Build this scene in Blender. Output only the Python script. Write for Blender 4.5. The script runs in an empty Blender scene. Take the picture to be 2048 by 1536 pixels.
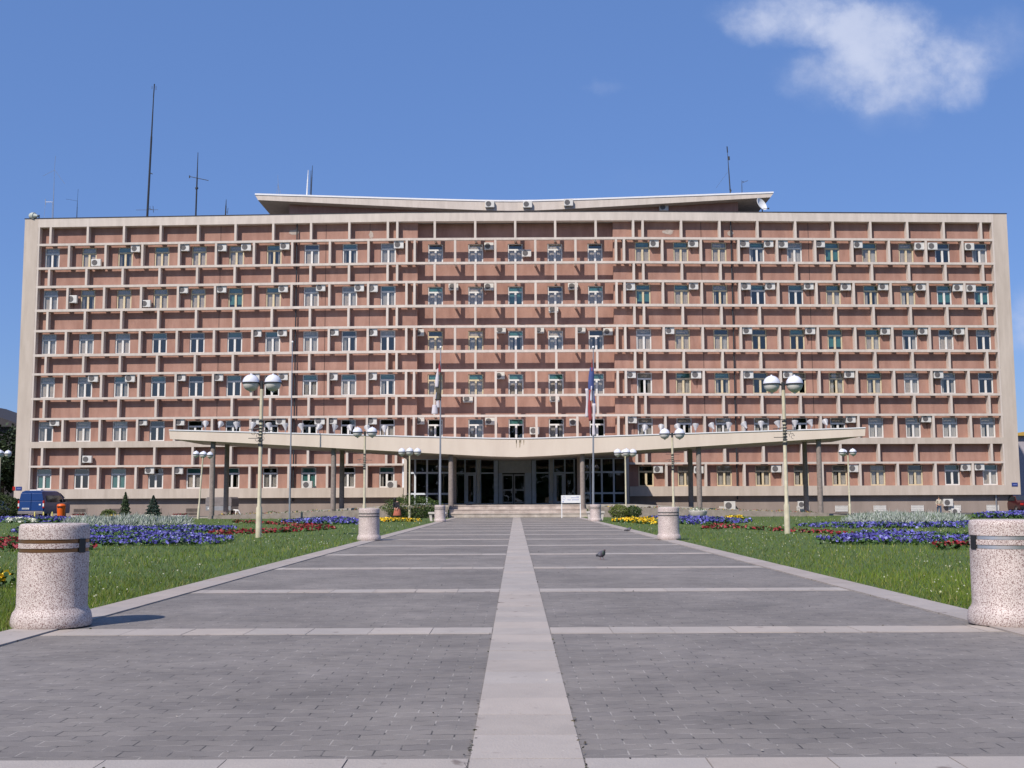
import bpy, bmesh, math, random
import numpy as np
from mathutils import Vector, Matrix, Euler
R = random.Random(7)
NR = np.random.default_rng(11)
scene = bpy.context.scene
COL = scene.collection

# ------------------------------------------------------------------ camera
FPX = 2250.0                      # focal length in pixels of the 2048 px wide photograph
HCAM = 1.1
PITCH = math.atan((1003 - 768) / FPX)
YAW = 0.0031
ROLL = -0.0045
CX = -0.04
CAMROT = Matrix.Rotation(YAW, 3, 'Z') @ Matrix.Rotation(math.pi / 2 + PITCH, 3, 'X') @ Matrix.Rotation(ROLL, 3, 'Z')
cd = bpy.data.cameras.new('camera'); cam = bpy.data.objects.new('camera', cd); COL.objects.link(cam)
cam.matrix_world = Matrix.Translation((CX, 0, HCAM)) @ CAMROT.to_4x4()
cd.sensor_width = 36; cd.lens = 36 * FPX / 2048; cd.clip_start = 0.1; cd.clip_end = 5000
scene.camera = cam

# ------------------------------------------------------------------ light
SUN_T = Vector((0.64, 1.0, -1.2)).normalized()
EL = math.asin(-SUN_T.z); AZ = math.atan2(-SUN_T.x, -SUN_T.y)
sd = bpy.data.lights.new('sun', 'SUN'); sun = bpy.data.objects.new('sun', sd); COL.objects.link(sun)
sun.rotation_euler = SUN_T.to_track_quat('-Z', 'Y').to_euler(); sun.location = (-40, -60, 80)
sd.energy = 3.5; sd.angle = math.radians(0.55); sd.color = (1.0, 0.925, 0.84)
scene.view_settings.view_transform = 'Standard'; scene.view_settings.look = 'None'
scene.view_settings.exposure = 0.52; scene.view_settings.gamma = 1.0

def dirpx(px, py):
    return CAMROT @ Vector(((px - 1024) / FPX, (768 - py) / FPX, -1.0))

world = bpy.data.worlds.new('World'); scene.world = world; world.use_nodes = True
def build_world():
    nt = world.node_tree; nt.nodes.clear(); N = nt.nodes.new; L = nt.links.new
    out = N('ShaderNodeOutputWorld'); bg = N('ShaderNodeBackground'); sky = N('ShaderNodeTexSky')
    sky.sky_type = 'NISHITA'; sky.sun_disc = False; sky.sun_elevation = EL; sky.sun_rotation = AZ
    sky.air_density = 1.0; sky.dust_density = 0.6; sky.ozone_density = 2.2; sky.altitude = 100
    tint = N('ShaderNodeMix'); tint.data_type = 'RGBA'; tint.blend_type = 'MULTIPLY'
    tint.inputs[0].default_value = 1; tint.inputs[7].default_value = (0.82, 0.93, 1.21, 1)
    L(sky.outputs[0], tint.inputs[6])
    def math_(op, a, b=None):
        n = N('ShaderNodeMath'); n.operation = op
        for i, x in enumerate((a, b)):
            if x is None: continue
            if isinstance(x, (int, float)): n.inputs[i].default_value = x
            else: L(x, n.inputs[i])
        return n.outputs[0]
    tc = N('ShaderNodeTexCoord'); sep = N('ShaderNodeSeparateXYZ'); L(tc.outputs['Generated'], sep.inputs[0])
    yy = math_('MAXIMUM', sep.outputs[1], 0.05)
    u = math_('DIVIDE', sep.outputs[0], yy); v = math_('DIVIDE', sep.outputs[2], yy)
    cmb = N('ShaderNodeCombineXYZ'); L(u, cmb.inputs[0]); L(v, cmb.inputs[1])
    def noise(scale, detail, rough, off=0):
        m = N('ShaderNodeVectorMath'); m.operation = 'ADD'; L(cmb.outputs[0], m.inputs[0]); m.inputs[1].default_value = (off, off * .7, off * .3)
        n = N('ShaderNodeTexNoise'); n.inputs['Scale'].default_value = scale; n.inputs['Detail'].default_value = detail
        n.inputs['Roughness'].default_value = rough; L(m.outputs[0], n.inputs['Vector']); return n
    nz = noise(22, 6, .6, 3.1)
    sc = N('ShaderNodeVectorMath'); sc.operation = 'MULTIPLY_ADD'; L(nz.outputs['Color'], sc.inputs[0])
    sc.inputs[1].default_value = (.05, .04, 0); L(cmb.outputs[0], sc.inputs[2])
    sub = N('ShaderNodeVectorMath'); sub.operation = 'SUBTRACT'; L(sc.outputs[0], sub.inputs[0]); sub.inputs[1].default_value = (.025, .02, 0)
    s2 = N('ShaderNodeSeparateXYZ'); L(sub.outputs[0], s2.inputs[0])
    blobs = [(1590, 32, 125, 50, 1.3), (1760, 70, 100, 68, 1.1), (1800, 115, 150, 85, .95), (1690, 165, 105, 42, .6),
             (1895, 150, 75, 60, .75), (1770, 205, 70, 50, .5), (1600, 150, 45, 35, .4), (2005, 80, 50, 55, .5), (1500, 50, 40, 30, .5),
             (1210, 172, 34, 14, .5), (1280, 360, 70, 26, .12), (2055, 640, 32, 55, .85), (2070, 720, 40, 60, .4), (365, 217, 20, 10, .05), (2010, 415, 60, 60, .06)]
    tot = None
    for px, py, rx, ry, st in blobs:
        d = dirpx(px, py); u0, v0 = d.x / d.y, d.z / d.y
        a = math_('DIVIDE', math_('SUBTRACT', s2.outputs[0], u0), rx * 1.55 / FPX)
        b = math_('DIVIDE', math_('SUBTRACT', s2.outputs[1], v0), ry * 1.55 / FPX)
        r2 = math_('ADD', math_('MULTIPLY', a, a), math_('MULTIPLY', b, b))
        g = math_('MULTIPLY', math_('MAXIMUM', math_('SUBTRACT', 1.0, r2), 0.0), st)
        tot = g if tot is None else math_('ADD', tot, g)
    n2 = noise(30, 8, .6, 7.7); n3 = noise(9, 4, .5, 1.3)
    k = math_('ADD', math_('MULTIPLY', math_('SUBTRACT', n2.outputs[0], .5), 2.1), math_('MULTIPLY', math_('SUBTRACT', n3.outputs[0], .5), 1.0))
    dens = math_('MULTIPLY', tot, math_('ADD', 1.0, k))
    mr = N('ShaderNodeMapRange'); mr.interpolation_type = 'SMOOTHSTEP'; L(dens, mr.inputs[0])
    mr.inputs[1].default_value = -0.02; mr.inputs[2].default_value = 2.3; mr.inputs[3].default_value = 0; mr.inputs[4].default_value = 0.84
    mask = math_('MULTIPLY', mr.outputs[0], math_('GREATER_THAN', sep.outputs[1], 0.1))
    mix = N('ShaderNodeMix'); mix.data_type = 'RGBA'; L(mask, mix.inputs[0])
    flat = N('ShaderNodeMix'); flat.data_type = 'RGBA'; flat.inputs[0].default_value = .55; L(tint.outputs[2], flat.inputs[6]); flat.inputs[7].default_value = (1.36, 2.72, 6.35, 1); L(flat.outputs[2], mix.inputs[6])
    shade = N('ShaderNodeMix'); shade.data_type = 'RGBA'; n5 = noise(16, 5, .55, 5.5); L(n5.outputs[0], shade.inputs[0]); shade.inputs[6].default_value = (3.9, 4.7, 7.0, 1); shade.inputs[7].default_value = (7.4, 7.8, 9.2, 1); L(shade.outputs[2], mix.inputs[7])
    L(mix.outputs[2], bg.inputs[0]); bg.inputs[1].default_value = 0.073; L(bg.outputs[0], out.inputs[0])
build_world()

# ------------------------------------------------------------------ helpers
def P(px, py, Y):
    d = dirpx(px, py); t = Y / d.y
    return Vector((CX + d.x * t, Y, HCAM + d.z * t))
def G(px, py, z=0.0):
    d = dirpx(px, py); t = (z - HCAM) / d.z
    return Vector((CX + d.x * t, d.y * t, z))

def tag(o, label=None, cat=None, group=None, kind=None):
    if label: o['label'] = label
    if cat: o['category'] = cat
    if group: o['group'] = group
    if kind: o['kind'] = kind
    return o
def empty(name, loc=(0, 0, 0), rz=0.0, label=None, cat=None, group=None, kind=None):
    o = bpy.data.objects.new(name, None); COL.objects.link(o); o.location = loc; o.rotation_euler = (0, 0, rz)
    o.empty_display_size = 0.2
    return tag(o, label, cat, group, kind)
def copy_tree(o, parent=None):
    c = o.copy(); COL.objects.link(c); c.parent = parent
    for ch in list(o.children): copy_tree(ch, c)
    return c

def mat(name, c, rough=0.8, var=0.12, scale=3.0, bump=0.0, bscale=60.0, metal=0.0, streak=False, attr=False, c2=None, spec=0.4, aniso=None, lo=0.35, hi=0.7):
    m = bpy.data.materials.new(name); m.use_nodes = True
    nt = m.node_tree; N = nt.nodes.new; L = nt.links.new
    b = nt.nodes['Principled BSDF']; b.inputs['Roughness'].default_value = rough; b.inputs['Metallic'].default_value = metal
    b.inputs['Specular IOR Level'].default_value = spec
    geo = N('ShaderNodeNewGeometry')
    mp = N('ShaderNodeMapping'); L(geo.outputs['Position'], mp.inputs[0])
    if streak: mp.inputs['Scale'].default_value = (1, 1, .16)
    if aniso: mp.inputs['Scale'].default_value = aniso
    nz = N('ShaderNodeTexNoise'); nz.inputs['Scale'].default_value = scale; nz.inputs['Detail'].default_value = 7; nz.inputs['Roughness'].default_value = .62
    L(mp.outputs[0], nz.inputs['Vector'])
    mr = N('ShaderNodeMapRange'); L(nz.outputs[0], mr.inputs[0]); mr.inputs[1].default_value = lo; mr.inputs[2].default_value = hi
    mx = N('ShaderNodeMix'); mx.data_type = 'RGBA'; L(mr.outputs[0], mx.inputs[0])
    dk = c2 if c2 else tuple(x * (1 - 2 * var) for x in c)
    mx.inputs[6].default_value = (*dk, 1); mx.inputs[7].default_value = (*c, 1)
    if attr:
        at = N('ShaderNodeVertexColor'); at.layer_name = 'Col'
        L(at.outputs[0], b.inputs['Base Color'])
    else:
        L(mx.outputs[2], b.inputs['Base Color'])
    if bump:
        n2 = N('ShaderNodeTexNoise'); n2.inputs['Scale'].default_value = bscale; n2.inputs['Detail'].default_value = 4
        L(geo.outputs['Position'], n2.inputs['Vector'])
        bp = N('ShaderNodeBump'); bp.inputs['Strength'].default_value = bump; bp.inputs['Distance'].default_value = .02
        L(n2.outputs[0], bp.inputs['Height']); L(bp.outputs[0], b.inputs['Normal'])
    return m

class MB:
    def __init__(s): s.v = []; s.f = []; s.m = []
    def face(s, pts, mi=0):
        i = len(s.v); s.v += [tuple(p) for p in pts]; s.f.append(tuple(range(i, i + len(pts)))); s.m.append(mi); return s
    def box(s, x0, x1, y0, y1, z0, z1, mi=0):
        i = len(s.v)
        s.v += [(x0, y0, z0), (x1, y0, z0), (x1, y1, z0), (x0, y1, z0), (x0, y0, z1), (x1, y0, z1), (x1, y1, z1), (x0, y1, z1)]
        for q in ((0, 3, 2, 1), (4, 5, 6, 7), (0, 1, 5, 4), (1, 2, 6, 5), (2, 3, 7, 6), (3, 0, 4, 7)):
            s.f.append(tuple(i + k for k in q)); s.m.append(mi)
        return s
    def fbox(s, x0, x1, y0, y1, z0, z1, mi=0):      # split where the wings turn
        xs = [x0] + [k for k in (-XK, XK) if x0 + 1e-4 < k < x1 - 1e-4] + [x1]
        for a, b in zip(xs, xs[1:]): s.box(a, b, y0, y1, z0, z1, mi)
        return s
    def cyl(s, p0, p1, r0, r1=None, n=12, mi=0, caps=True):
        r1 = r0 if r1 is None else r1
        p0, p1 = Vector(p0), Vector(p1); d = (p1 - p0).normalized()
        a = d.orthogonal().normalized(); b = d.cross(a); i = len(s.v)
        for k in range(n):
            t = 2 * math.pi * k / n; w = a * math.cos(t) + b * math.sin(t)
            s.v.append(tuple(p0 + w * r0)); s.v.append(tuple(p1 + w * r1))
        for k in range(n):
            j = (k + 1) % n
            s.f.append((i + 2 * k, i + 2 * j, i + 2 * j + 1, i + 2 * k + 1)); s.m.append(mi)
        if caps:
            s.f.append(tuple(i + 2 * k for k in reversed(range(n)))); s.m.append(mi)
            s.f.append(tuple(i + 2 * k + 1 for k in range(n))); s.m.append(mi)
        return s
    def tube(s, pts, r, n=6, mi=0):
        for a, b in zip(pts, pts[1:]): s.cyl(a, b, r, r, n, mi)
        return s
    def lathe(s, prof, n=32, c=(0, 0, 0), mi=0):
        i = len(s.v); m = len(prof)
        for k in range(n):
            t = 2 * math.pi * k / n
            for r, z in prof: s.v.append((c[0] + r * math.cos(t), c[1] + r * math.sin(t), c[2] + z))
        for k in range(n):
            j = (k + 1) % n
            for q in range(m - 1):
                s.f.append((i + k * m + q, i + j * m + q, i + j * m + q + 1, i + k * m + q + 1)); s.m.append(mi)
        return s
    def prism(s, poly, y0, y1, mi=0):          # polygon in x,z extruded along y
        n = len(poly); i = len(s.v)
        s.v += [(x, y0, z) for x, z in poly] + [(x, y1, z) for x, z in poly]
        s.f.append(tuple(range(i, i + n))); s.m.append(mi)
        s.f.append(tuple(reversed(range(i + n, i + 2 * n)))); s.m.append(mi)
        for k in range(n):
            j = (k + 1) % n
            s.f.append((i + j, i + k, i + n + k, i + n + j)); s.m.append(mi)
        return s
    def add(s, o, M):
        i = len(s.v); s.v += [tuple(M @ Vector(p)) for p in o.v]
        s.f += [tuple(i + k for k in q) for q in o.f]; s.m += o.m
        return s
    def build(s, name, mats, parent=None, loc=(0, 0, 0), rz=0, smooth=False, bend_=False, bevel=0, autos=35):
        vs = [(x, y + bend(x), z) for x, y, z in s.v] if bend_ else s.v
        me = bpy.data.meshes.new(name); me.from_pydata(vs, [], s.f)
        mats = mats if isinstance(mats, (list, tuple)) else [mats]
        for q in mats: me.materials.append(q)
        if len(mats) > 1: me.polygons.foreach_set('material_index', s.m)
        bm = bmesh.new(); bm.from_mesh(me)
        bmesh.ops.remove_doubles(bm, verts=bm.verts, dist=1e-5)
        bmesh.ops.recalc_face_normals(bm, faces=bm.faces)
        if bevel:
            bmesh.ops.bevel(bm, geom=[e for e in bm.edges if len(e.link_faces) == 2 and e.calc_face_angle() > .6], offset=bevel, segments=2, affect='EDGES', profile=.6)
        if smooth:
            for f in bm.faces: f.smooth = True
            for e in bm.edges:
                if len(e.link_faces) == 2 and e.calc_face_angle() > math.radians(autos): e.smooth = False
        bm.to_mesh(me); bm.free()
        o = bpy.data.objects.new(name, me); COL.objects.link(o); o.location = loc; o.rotation_euler = (0, 0, rz); o.parent = parent
        return o
XK = 9.4
def bend(x): return 0.045 * max(0.0, abs(x) - XK)
BR = math.atan(0.045)

def fast_mesh(name, V, F, cols, material, parent=None, loc=(0, 0, 0)):
    V = np.asarray(V, np.float32); F = np.asarray(F, np.int32); n, k = F.shape
    me = bpy.data.meshes.new(name)
    me.vertices.add(len(V)); me.vertices.foreach_set('co', V.ravel())
    me.loops.add(n * k); me.loops.foreach_set('vertex_index', F.ravel())
    me.polygons.add(n); me.polygons.foreach_set('loop_start', np.arange(0, n * k, k, dtype=np.int32))
    me.update(calc_edges=True); me.validate(); me.shade_flat()
    if cols is not None:
        a = me.color_attributes.new('Col', 'FLOAT_COLOR', 'POINT')
        c4 = np.ones((len(V), 4), np.float32); c4[:, :3] = cols; a.data.foreach_set('color', c4.ravel())
    me.materials.append(material)
    o = bpy.data.objects.new(name, me); COL.objects.link(o); o.parent = parent; o.location = loc
    return o
def leaf_quads(C, size, cols, flat=0.0, asp=0.6):
    """one small quad per centre, randomly turned"""
    n = len(C); a = NR.normal(size=(n, 3)); a[:, 2] *= (1 - flat); a /= np.linalg.norm(a, axis=1)[:, None] + 1e-9
    b = NR.normal(size=(n, 3)); b[:, 2] *= (1 - flat); b -= a * (a * b).sum(1)[:, None]; b /= np.linalg.norm(b, axis=1)[:, None] + 1e-9
    s = (np.asarray(size) * NR.uniform(.7, 1.3, n))[:, None] * .5
    V = np.stack([C - a * s, C + b * s * asp, C + a * s, C - b * s * asp], 1).reshape(-1, 3)
    F = np.arange(n * 4).reshape(n, 4)
    return V, F, np.repeat(cols, 4, 0)
def pick(cols, n, jit=.15):
    c = np.asarray(cols)[NR.integers(0, len(cols), n)]
    return np.clip(c * NR.uniform(1 - jit, 1 + jit, (n, 1)), 0, 1)
# ------------------------------------------------------------------ materials
def paver_mat():
    m = bpy.data.materials.new('block_paving'); m.use_nodes = True; nt = m.node_tree; N = nt.nodes.new; L = nt.links.new
    b = nt.nodes['Principled BSDF']; b.inputs['Roughness'].default_value = .75; b.inputs['Specular IOR Level'].default_value = .35
    geo = N('ShaderNodeNewGeometry'); sp = N('ShaderNodeSeparateXYZ'); L(geo.outputs['Position'], sp.inputs[0])
    w = N('ShaderNodeMath'); w.operation = 'MULTIPLY'; L(sp.outputs[0], w.inputs[0]); w.inputs[1].default_value = 2 * math.pi / .112
    sn = N('ShaderNodeMath'); sn.operation = 'SINE'; L(w.outputs[0], sn.inputs[0])
    ad = N('ShaderNodeMath'); ad.operation = 'MULTIPLY_ADD'; L(sn.outputs[0], ad.inputs[0]); ad.inputs[1].default_value = .006; L(sp.outputs[1], ad.inputs[2])
    cb = N('ShaderNodeCombineXYZ'); L(sp.outputs[0], cb.inputs[0]); L(ad.outputs[0], cb.inputs[1])
    br = N('ShaderNodeTexBrick'); L(cb.outputs[0], br.inputs['Vector']); br.inputs['Scale'].default_value = 1
    br.inputs['Brick Width'].default_value = .224; br.inputs['Row Height'].default_value = .112; br.inputs['Mortar Size'].default_value = .0045
    br.inputs['Mortar Smooth'].default_value = .3; br.inputs['Bias'].default_value = 0
    br.inputs['Color1'].default_value = (.222, .198, .178, 1); br.inputs['Color2'].default_value = (.192, .172, .158, 1)
    nz = N('ShaderNodeTexNoise'); nz.inputs['Scale'].default_value = 1.1; nz.inputs['Detail'].default_value = 8; nz.inputs['Roughness'].default_value = .7; L(geo.outputs['Position'], nz.inputs['Vector'])
    # joints: part pale sand, part dark and empty
    n3 = N('ShaderNodeTexNoise'); n3.inputs['Scale'].default_value = 7; n3.inputs['Detail'].default_value = 3; L(geo.outputs['Position'], n3.inputs['Vector'])
    cr = N('ShaderNodeValToRGB'); L(n3.outputs[0], cr.inputs[0]); cr.color_ramp.elements[0].position = .4; cr.color_ramp.elements[0].color = (.07, .065, .06, 1)
    cr.color_ramp.elements[1].position = .6; cr.color_ramp.elements[1].color = (.33, .30, .27, 1)
    L(cr.outputs[0], br.inputs['Mortar'])
    mr = N('ShaderNodeMapRange'); L(nz.outputs[0], mr.inputs[0]); mr.inputs[1].default_value = .3; mr.inputs[2].default_value = .7; mr.inputs[3].default_value = .8; mr.inputs[4].default_value = 1.18
    n4 = N('ShaderNodeTexNoise'); n4.inputs['Scale'].default_value = 160; n4.inputs['Detail'].default_value = 2; L(geo.outputs['Position'], n4.inputs['Vector'])
    m4 = N('ShaderNodeMapRange'); L(n4.outputs[0], m4.inputs[0]); m4.inputs[1].default_value = .3; m4.inputs[2].default_value = .7; m4.inputs[3].default_value = .86; m4.inputs[4].default_value = 1.14
    mm0 = N('ShaderNodeMath'); mm0.operation = 'MULTIPLY'; L(mr.outputs[0], mm0.inputs[0]); L(m4.outputs[0], mm0.inputs[1])
    n5 = N('ShaderNodeTexNoise'); n5.inputs['Scale'].default_value = .33; n5.inputs['Detail'].default_value = 6; n5.inputs['Roughness'].default_value = .65; L(geo.outputs['Position'], n5.inputs['Vector'])
    m5 = N('ShaderNodeMapRange'); L(n5.outputs[0], m5.inputs[0]); m5.inputs[1].default_value = .35; m5.inputs[2].default_value = .65; m5.inputs[3].default_value = .84; m5.inputs[4].default_value = 1.10
    mm = N('ShaderNodeMath'); mm.operation = 'MULTIPLY'; L(mm0.outputs[0], mm.inputs[0]); L(m5.outputs[0], mm.inputs[1])
    mx = N('ShaderNodeVectorMath'); mx.operation = 'SCALE'; L(br.outputs[0], mx.inputs[0]); L(mm.outputs[0], mx.inputs['Scale'])
    L(mx.outputs[0], b.inputs['Base Color'])
    inv = N('ShaderNodeMath'); inv.operation = 'SUBTRACT'; inv.inputs[0].default_value = 1; L(br.outputs[1], inv.inputs[1])
    hh = N('ShaderNodeMath'); hh.operation = 'MULTIPLY_ADD'; L(n4.outputs[0], hh.inputs[0]); hh.inputs[1].default_value = .25; L(inv.outputs[0], hh.inputs[2])
    bp = N('ShaderNodeBump'); bp.inputs['Strength'].default_value = .5; bp.inputs['Distance'].default_value = .006; L(hh.outputs[0], bp.inputs['Height']); L(bp.outputs[0], b.inputs['Normal'])
    return m
def slab_mat(name, c, c2):
    m = mat(name, c, rough=.7, scale=2.2, c2=c2, bump=.25, bscale=90)
    nt = m.node_tree; N = nt.nodes.new; L = nt.links.new; b = nt.nodes['Principled BSDF']
    src = b.inputs['Base Color'].links[0].from_socket
    at = N('ShaderNodeVertexColor'); at.layer_name = 'Col'
    mx = N('ShaderNodeMix'); mx.data_type = 'RGBA'; mx.blend_type = 'MULTIPLY'; mx.inputs[0].default_value = 1
    L(src, mx.inputs[6]); L(at.outputs[0], mx.inputs[7])
    geo = N('ShaderNodeNewGeometry'); nz = N('ShaderNodeTexNoise'); nz.inputs['Scale'].default_value = 6; nz.inputs['Detail'].default_value = 3; L(geo.outputs['Position'], nz.inputs['Vector'])
    cr = N('ShaderNodeValToRGB'); L(nz.outputs[0], cr.inputs[0]); cr.color_ramp.elements[0].position = .27; cr.color_ramp.elements[0].color = (.45, .40, .38, 1); cr.color_ramp.elements[1].position = .34; cr.color_ramp.elements[1].color = (1, 1, 1, 1)
    m2 = N('ShaderNodeMix'); m2.data_type = 'RGBA'; m2.blend_type = 'MULTIPLY'; m2.inputs[0].default_value = .8; L(mx.outputs[2], m2.inputs[6]); L(cr.outputs[0], m2.inputs[7])
    L(m2.outputs[2], b.inputs['Base Color'])
    return m
def terrazzo(name):
    m = bpy.data.materials.new(name); m.use_nodes = True; nt = m.node_tree; N = nt.nodes.new; L = nt.links.new
    b = nt.nodes['Principled BSDF']; b.inputs['Roughness'].default_value = .6
    tc = N('ShaderNodeTexCoord')
    nz = N('ShaderNodeTexNoise'); nz.inputs['Scale'].default_value = 102; nz.inputs['Detail'].default_value = 1.5; L(tc.outputs['Object'], nz.inputs['Vector'])
    cr = N('ShaderNodeValToRGB'); L(nz.outputs[0], cr.inputs[0]); e = cr.color_ramp.elements
    e[0].position = .41; e[0].color = (.26, .175, .16, 1); e[1].position = .505; e[1].color = (.60, .525, .485, 1)
    x = e.new(.60); x.color = (.67, .59, .55, 1); x = e.new(.68); x.color = (.40, .29, .27, 1)
    n2 = N('ShaderNodeTexNoise'); n2.inputs['Scale'].default_value = 4; n2.inputs['Detail'].default_value = 5; L(tc.outputs['Object'], n2.inputs['Vector'])
    mr = N('ShaderNodeMapRange'); L(n2.outputs[0], mr.inputs[0]); mr.inputs[1].default_value = .3; mr.inputs[2].default_value = .7; mr.inputs[3].default_value = .85; mr.inputs[4].default_value = 1.08
    vm = N('ShaderNodeVectorMath'); vm.operation = 'SCALE'; L(cr.outputs[0], vm.inputs[0]); L(mr.outputs[0], vm.inputs['Scale'])
    L(vm.outputs[0], b.inputs['Base Color'])
    bp = N('ShaderNodeBump'); bp.inputs['Strength'].default_value = .3; bp.inputs['Distance'].default_value = .004; L(nz.outputs[0], bp.inputs['Height']); L(bp.outputs[0], b.inputs['Normal'])
    return m
def glass_mat(name, refl=.10, tint=(.86, .85, .82)):
    m = bpy.data.materials.new(name); m.use_nodes = True; nt = m.node_tree; nt.nodes.clear(); N = nt.nodes.new; L = nt.links.new
    o = N('ShaderNodeOutputMaterial'); g = N('ShaderNodeBsdfGlossy'); t = N('ShaderNodeBsdfTransparent'); x = N('ShaderNodeMixShader'); f = N('ShaderNodeLayerWeight')
    g.inputs['Roughness'].default_value = .02; g.inputs['Color'].default_value = (1, .94, .86, 1); t.inputs['Color'].default_value = (*tint, 1); f.inputs[0].default_value = .5
    geo = N('ShaderNodeNewGeometry'); nz = N('ShaderNodeTexNoise'); nz.inputs['Scale'].default_value = .8; L(geo.outputs['Position'], nz.inputs['Vector'])
    bp = N('ShaderNodeBump'); bp.inputs['Strength'].default_value = .05; bp.inputs['Distance'].default_value = .05; L(nz.outputs[0], bp.inputs['Height']); L(bp.outputs[0], g.inputs['Normal'])
    pw = N('ShaderNodeMath'); pw.operation = 'POWER'; L(f.outputs[1], pw.inputs[0]); pw.inputs[1].default_value = 5
    a = N('ShaderNodeMath'); a.operation = 'ADD'; L(pw.outputs[0], a.inputs[0]); a.inputs[1].default_value = refl; a.use_clamp = True
    L(a.outputs[0], x.inputs[0]); L(t.outputs[0], x.inputs[1]); L(g.outputs[0], x.inputs[2]); L(x.outputs[0], o.inputs[0])
    return m
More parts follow.
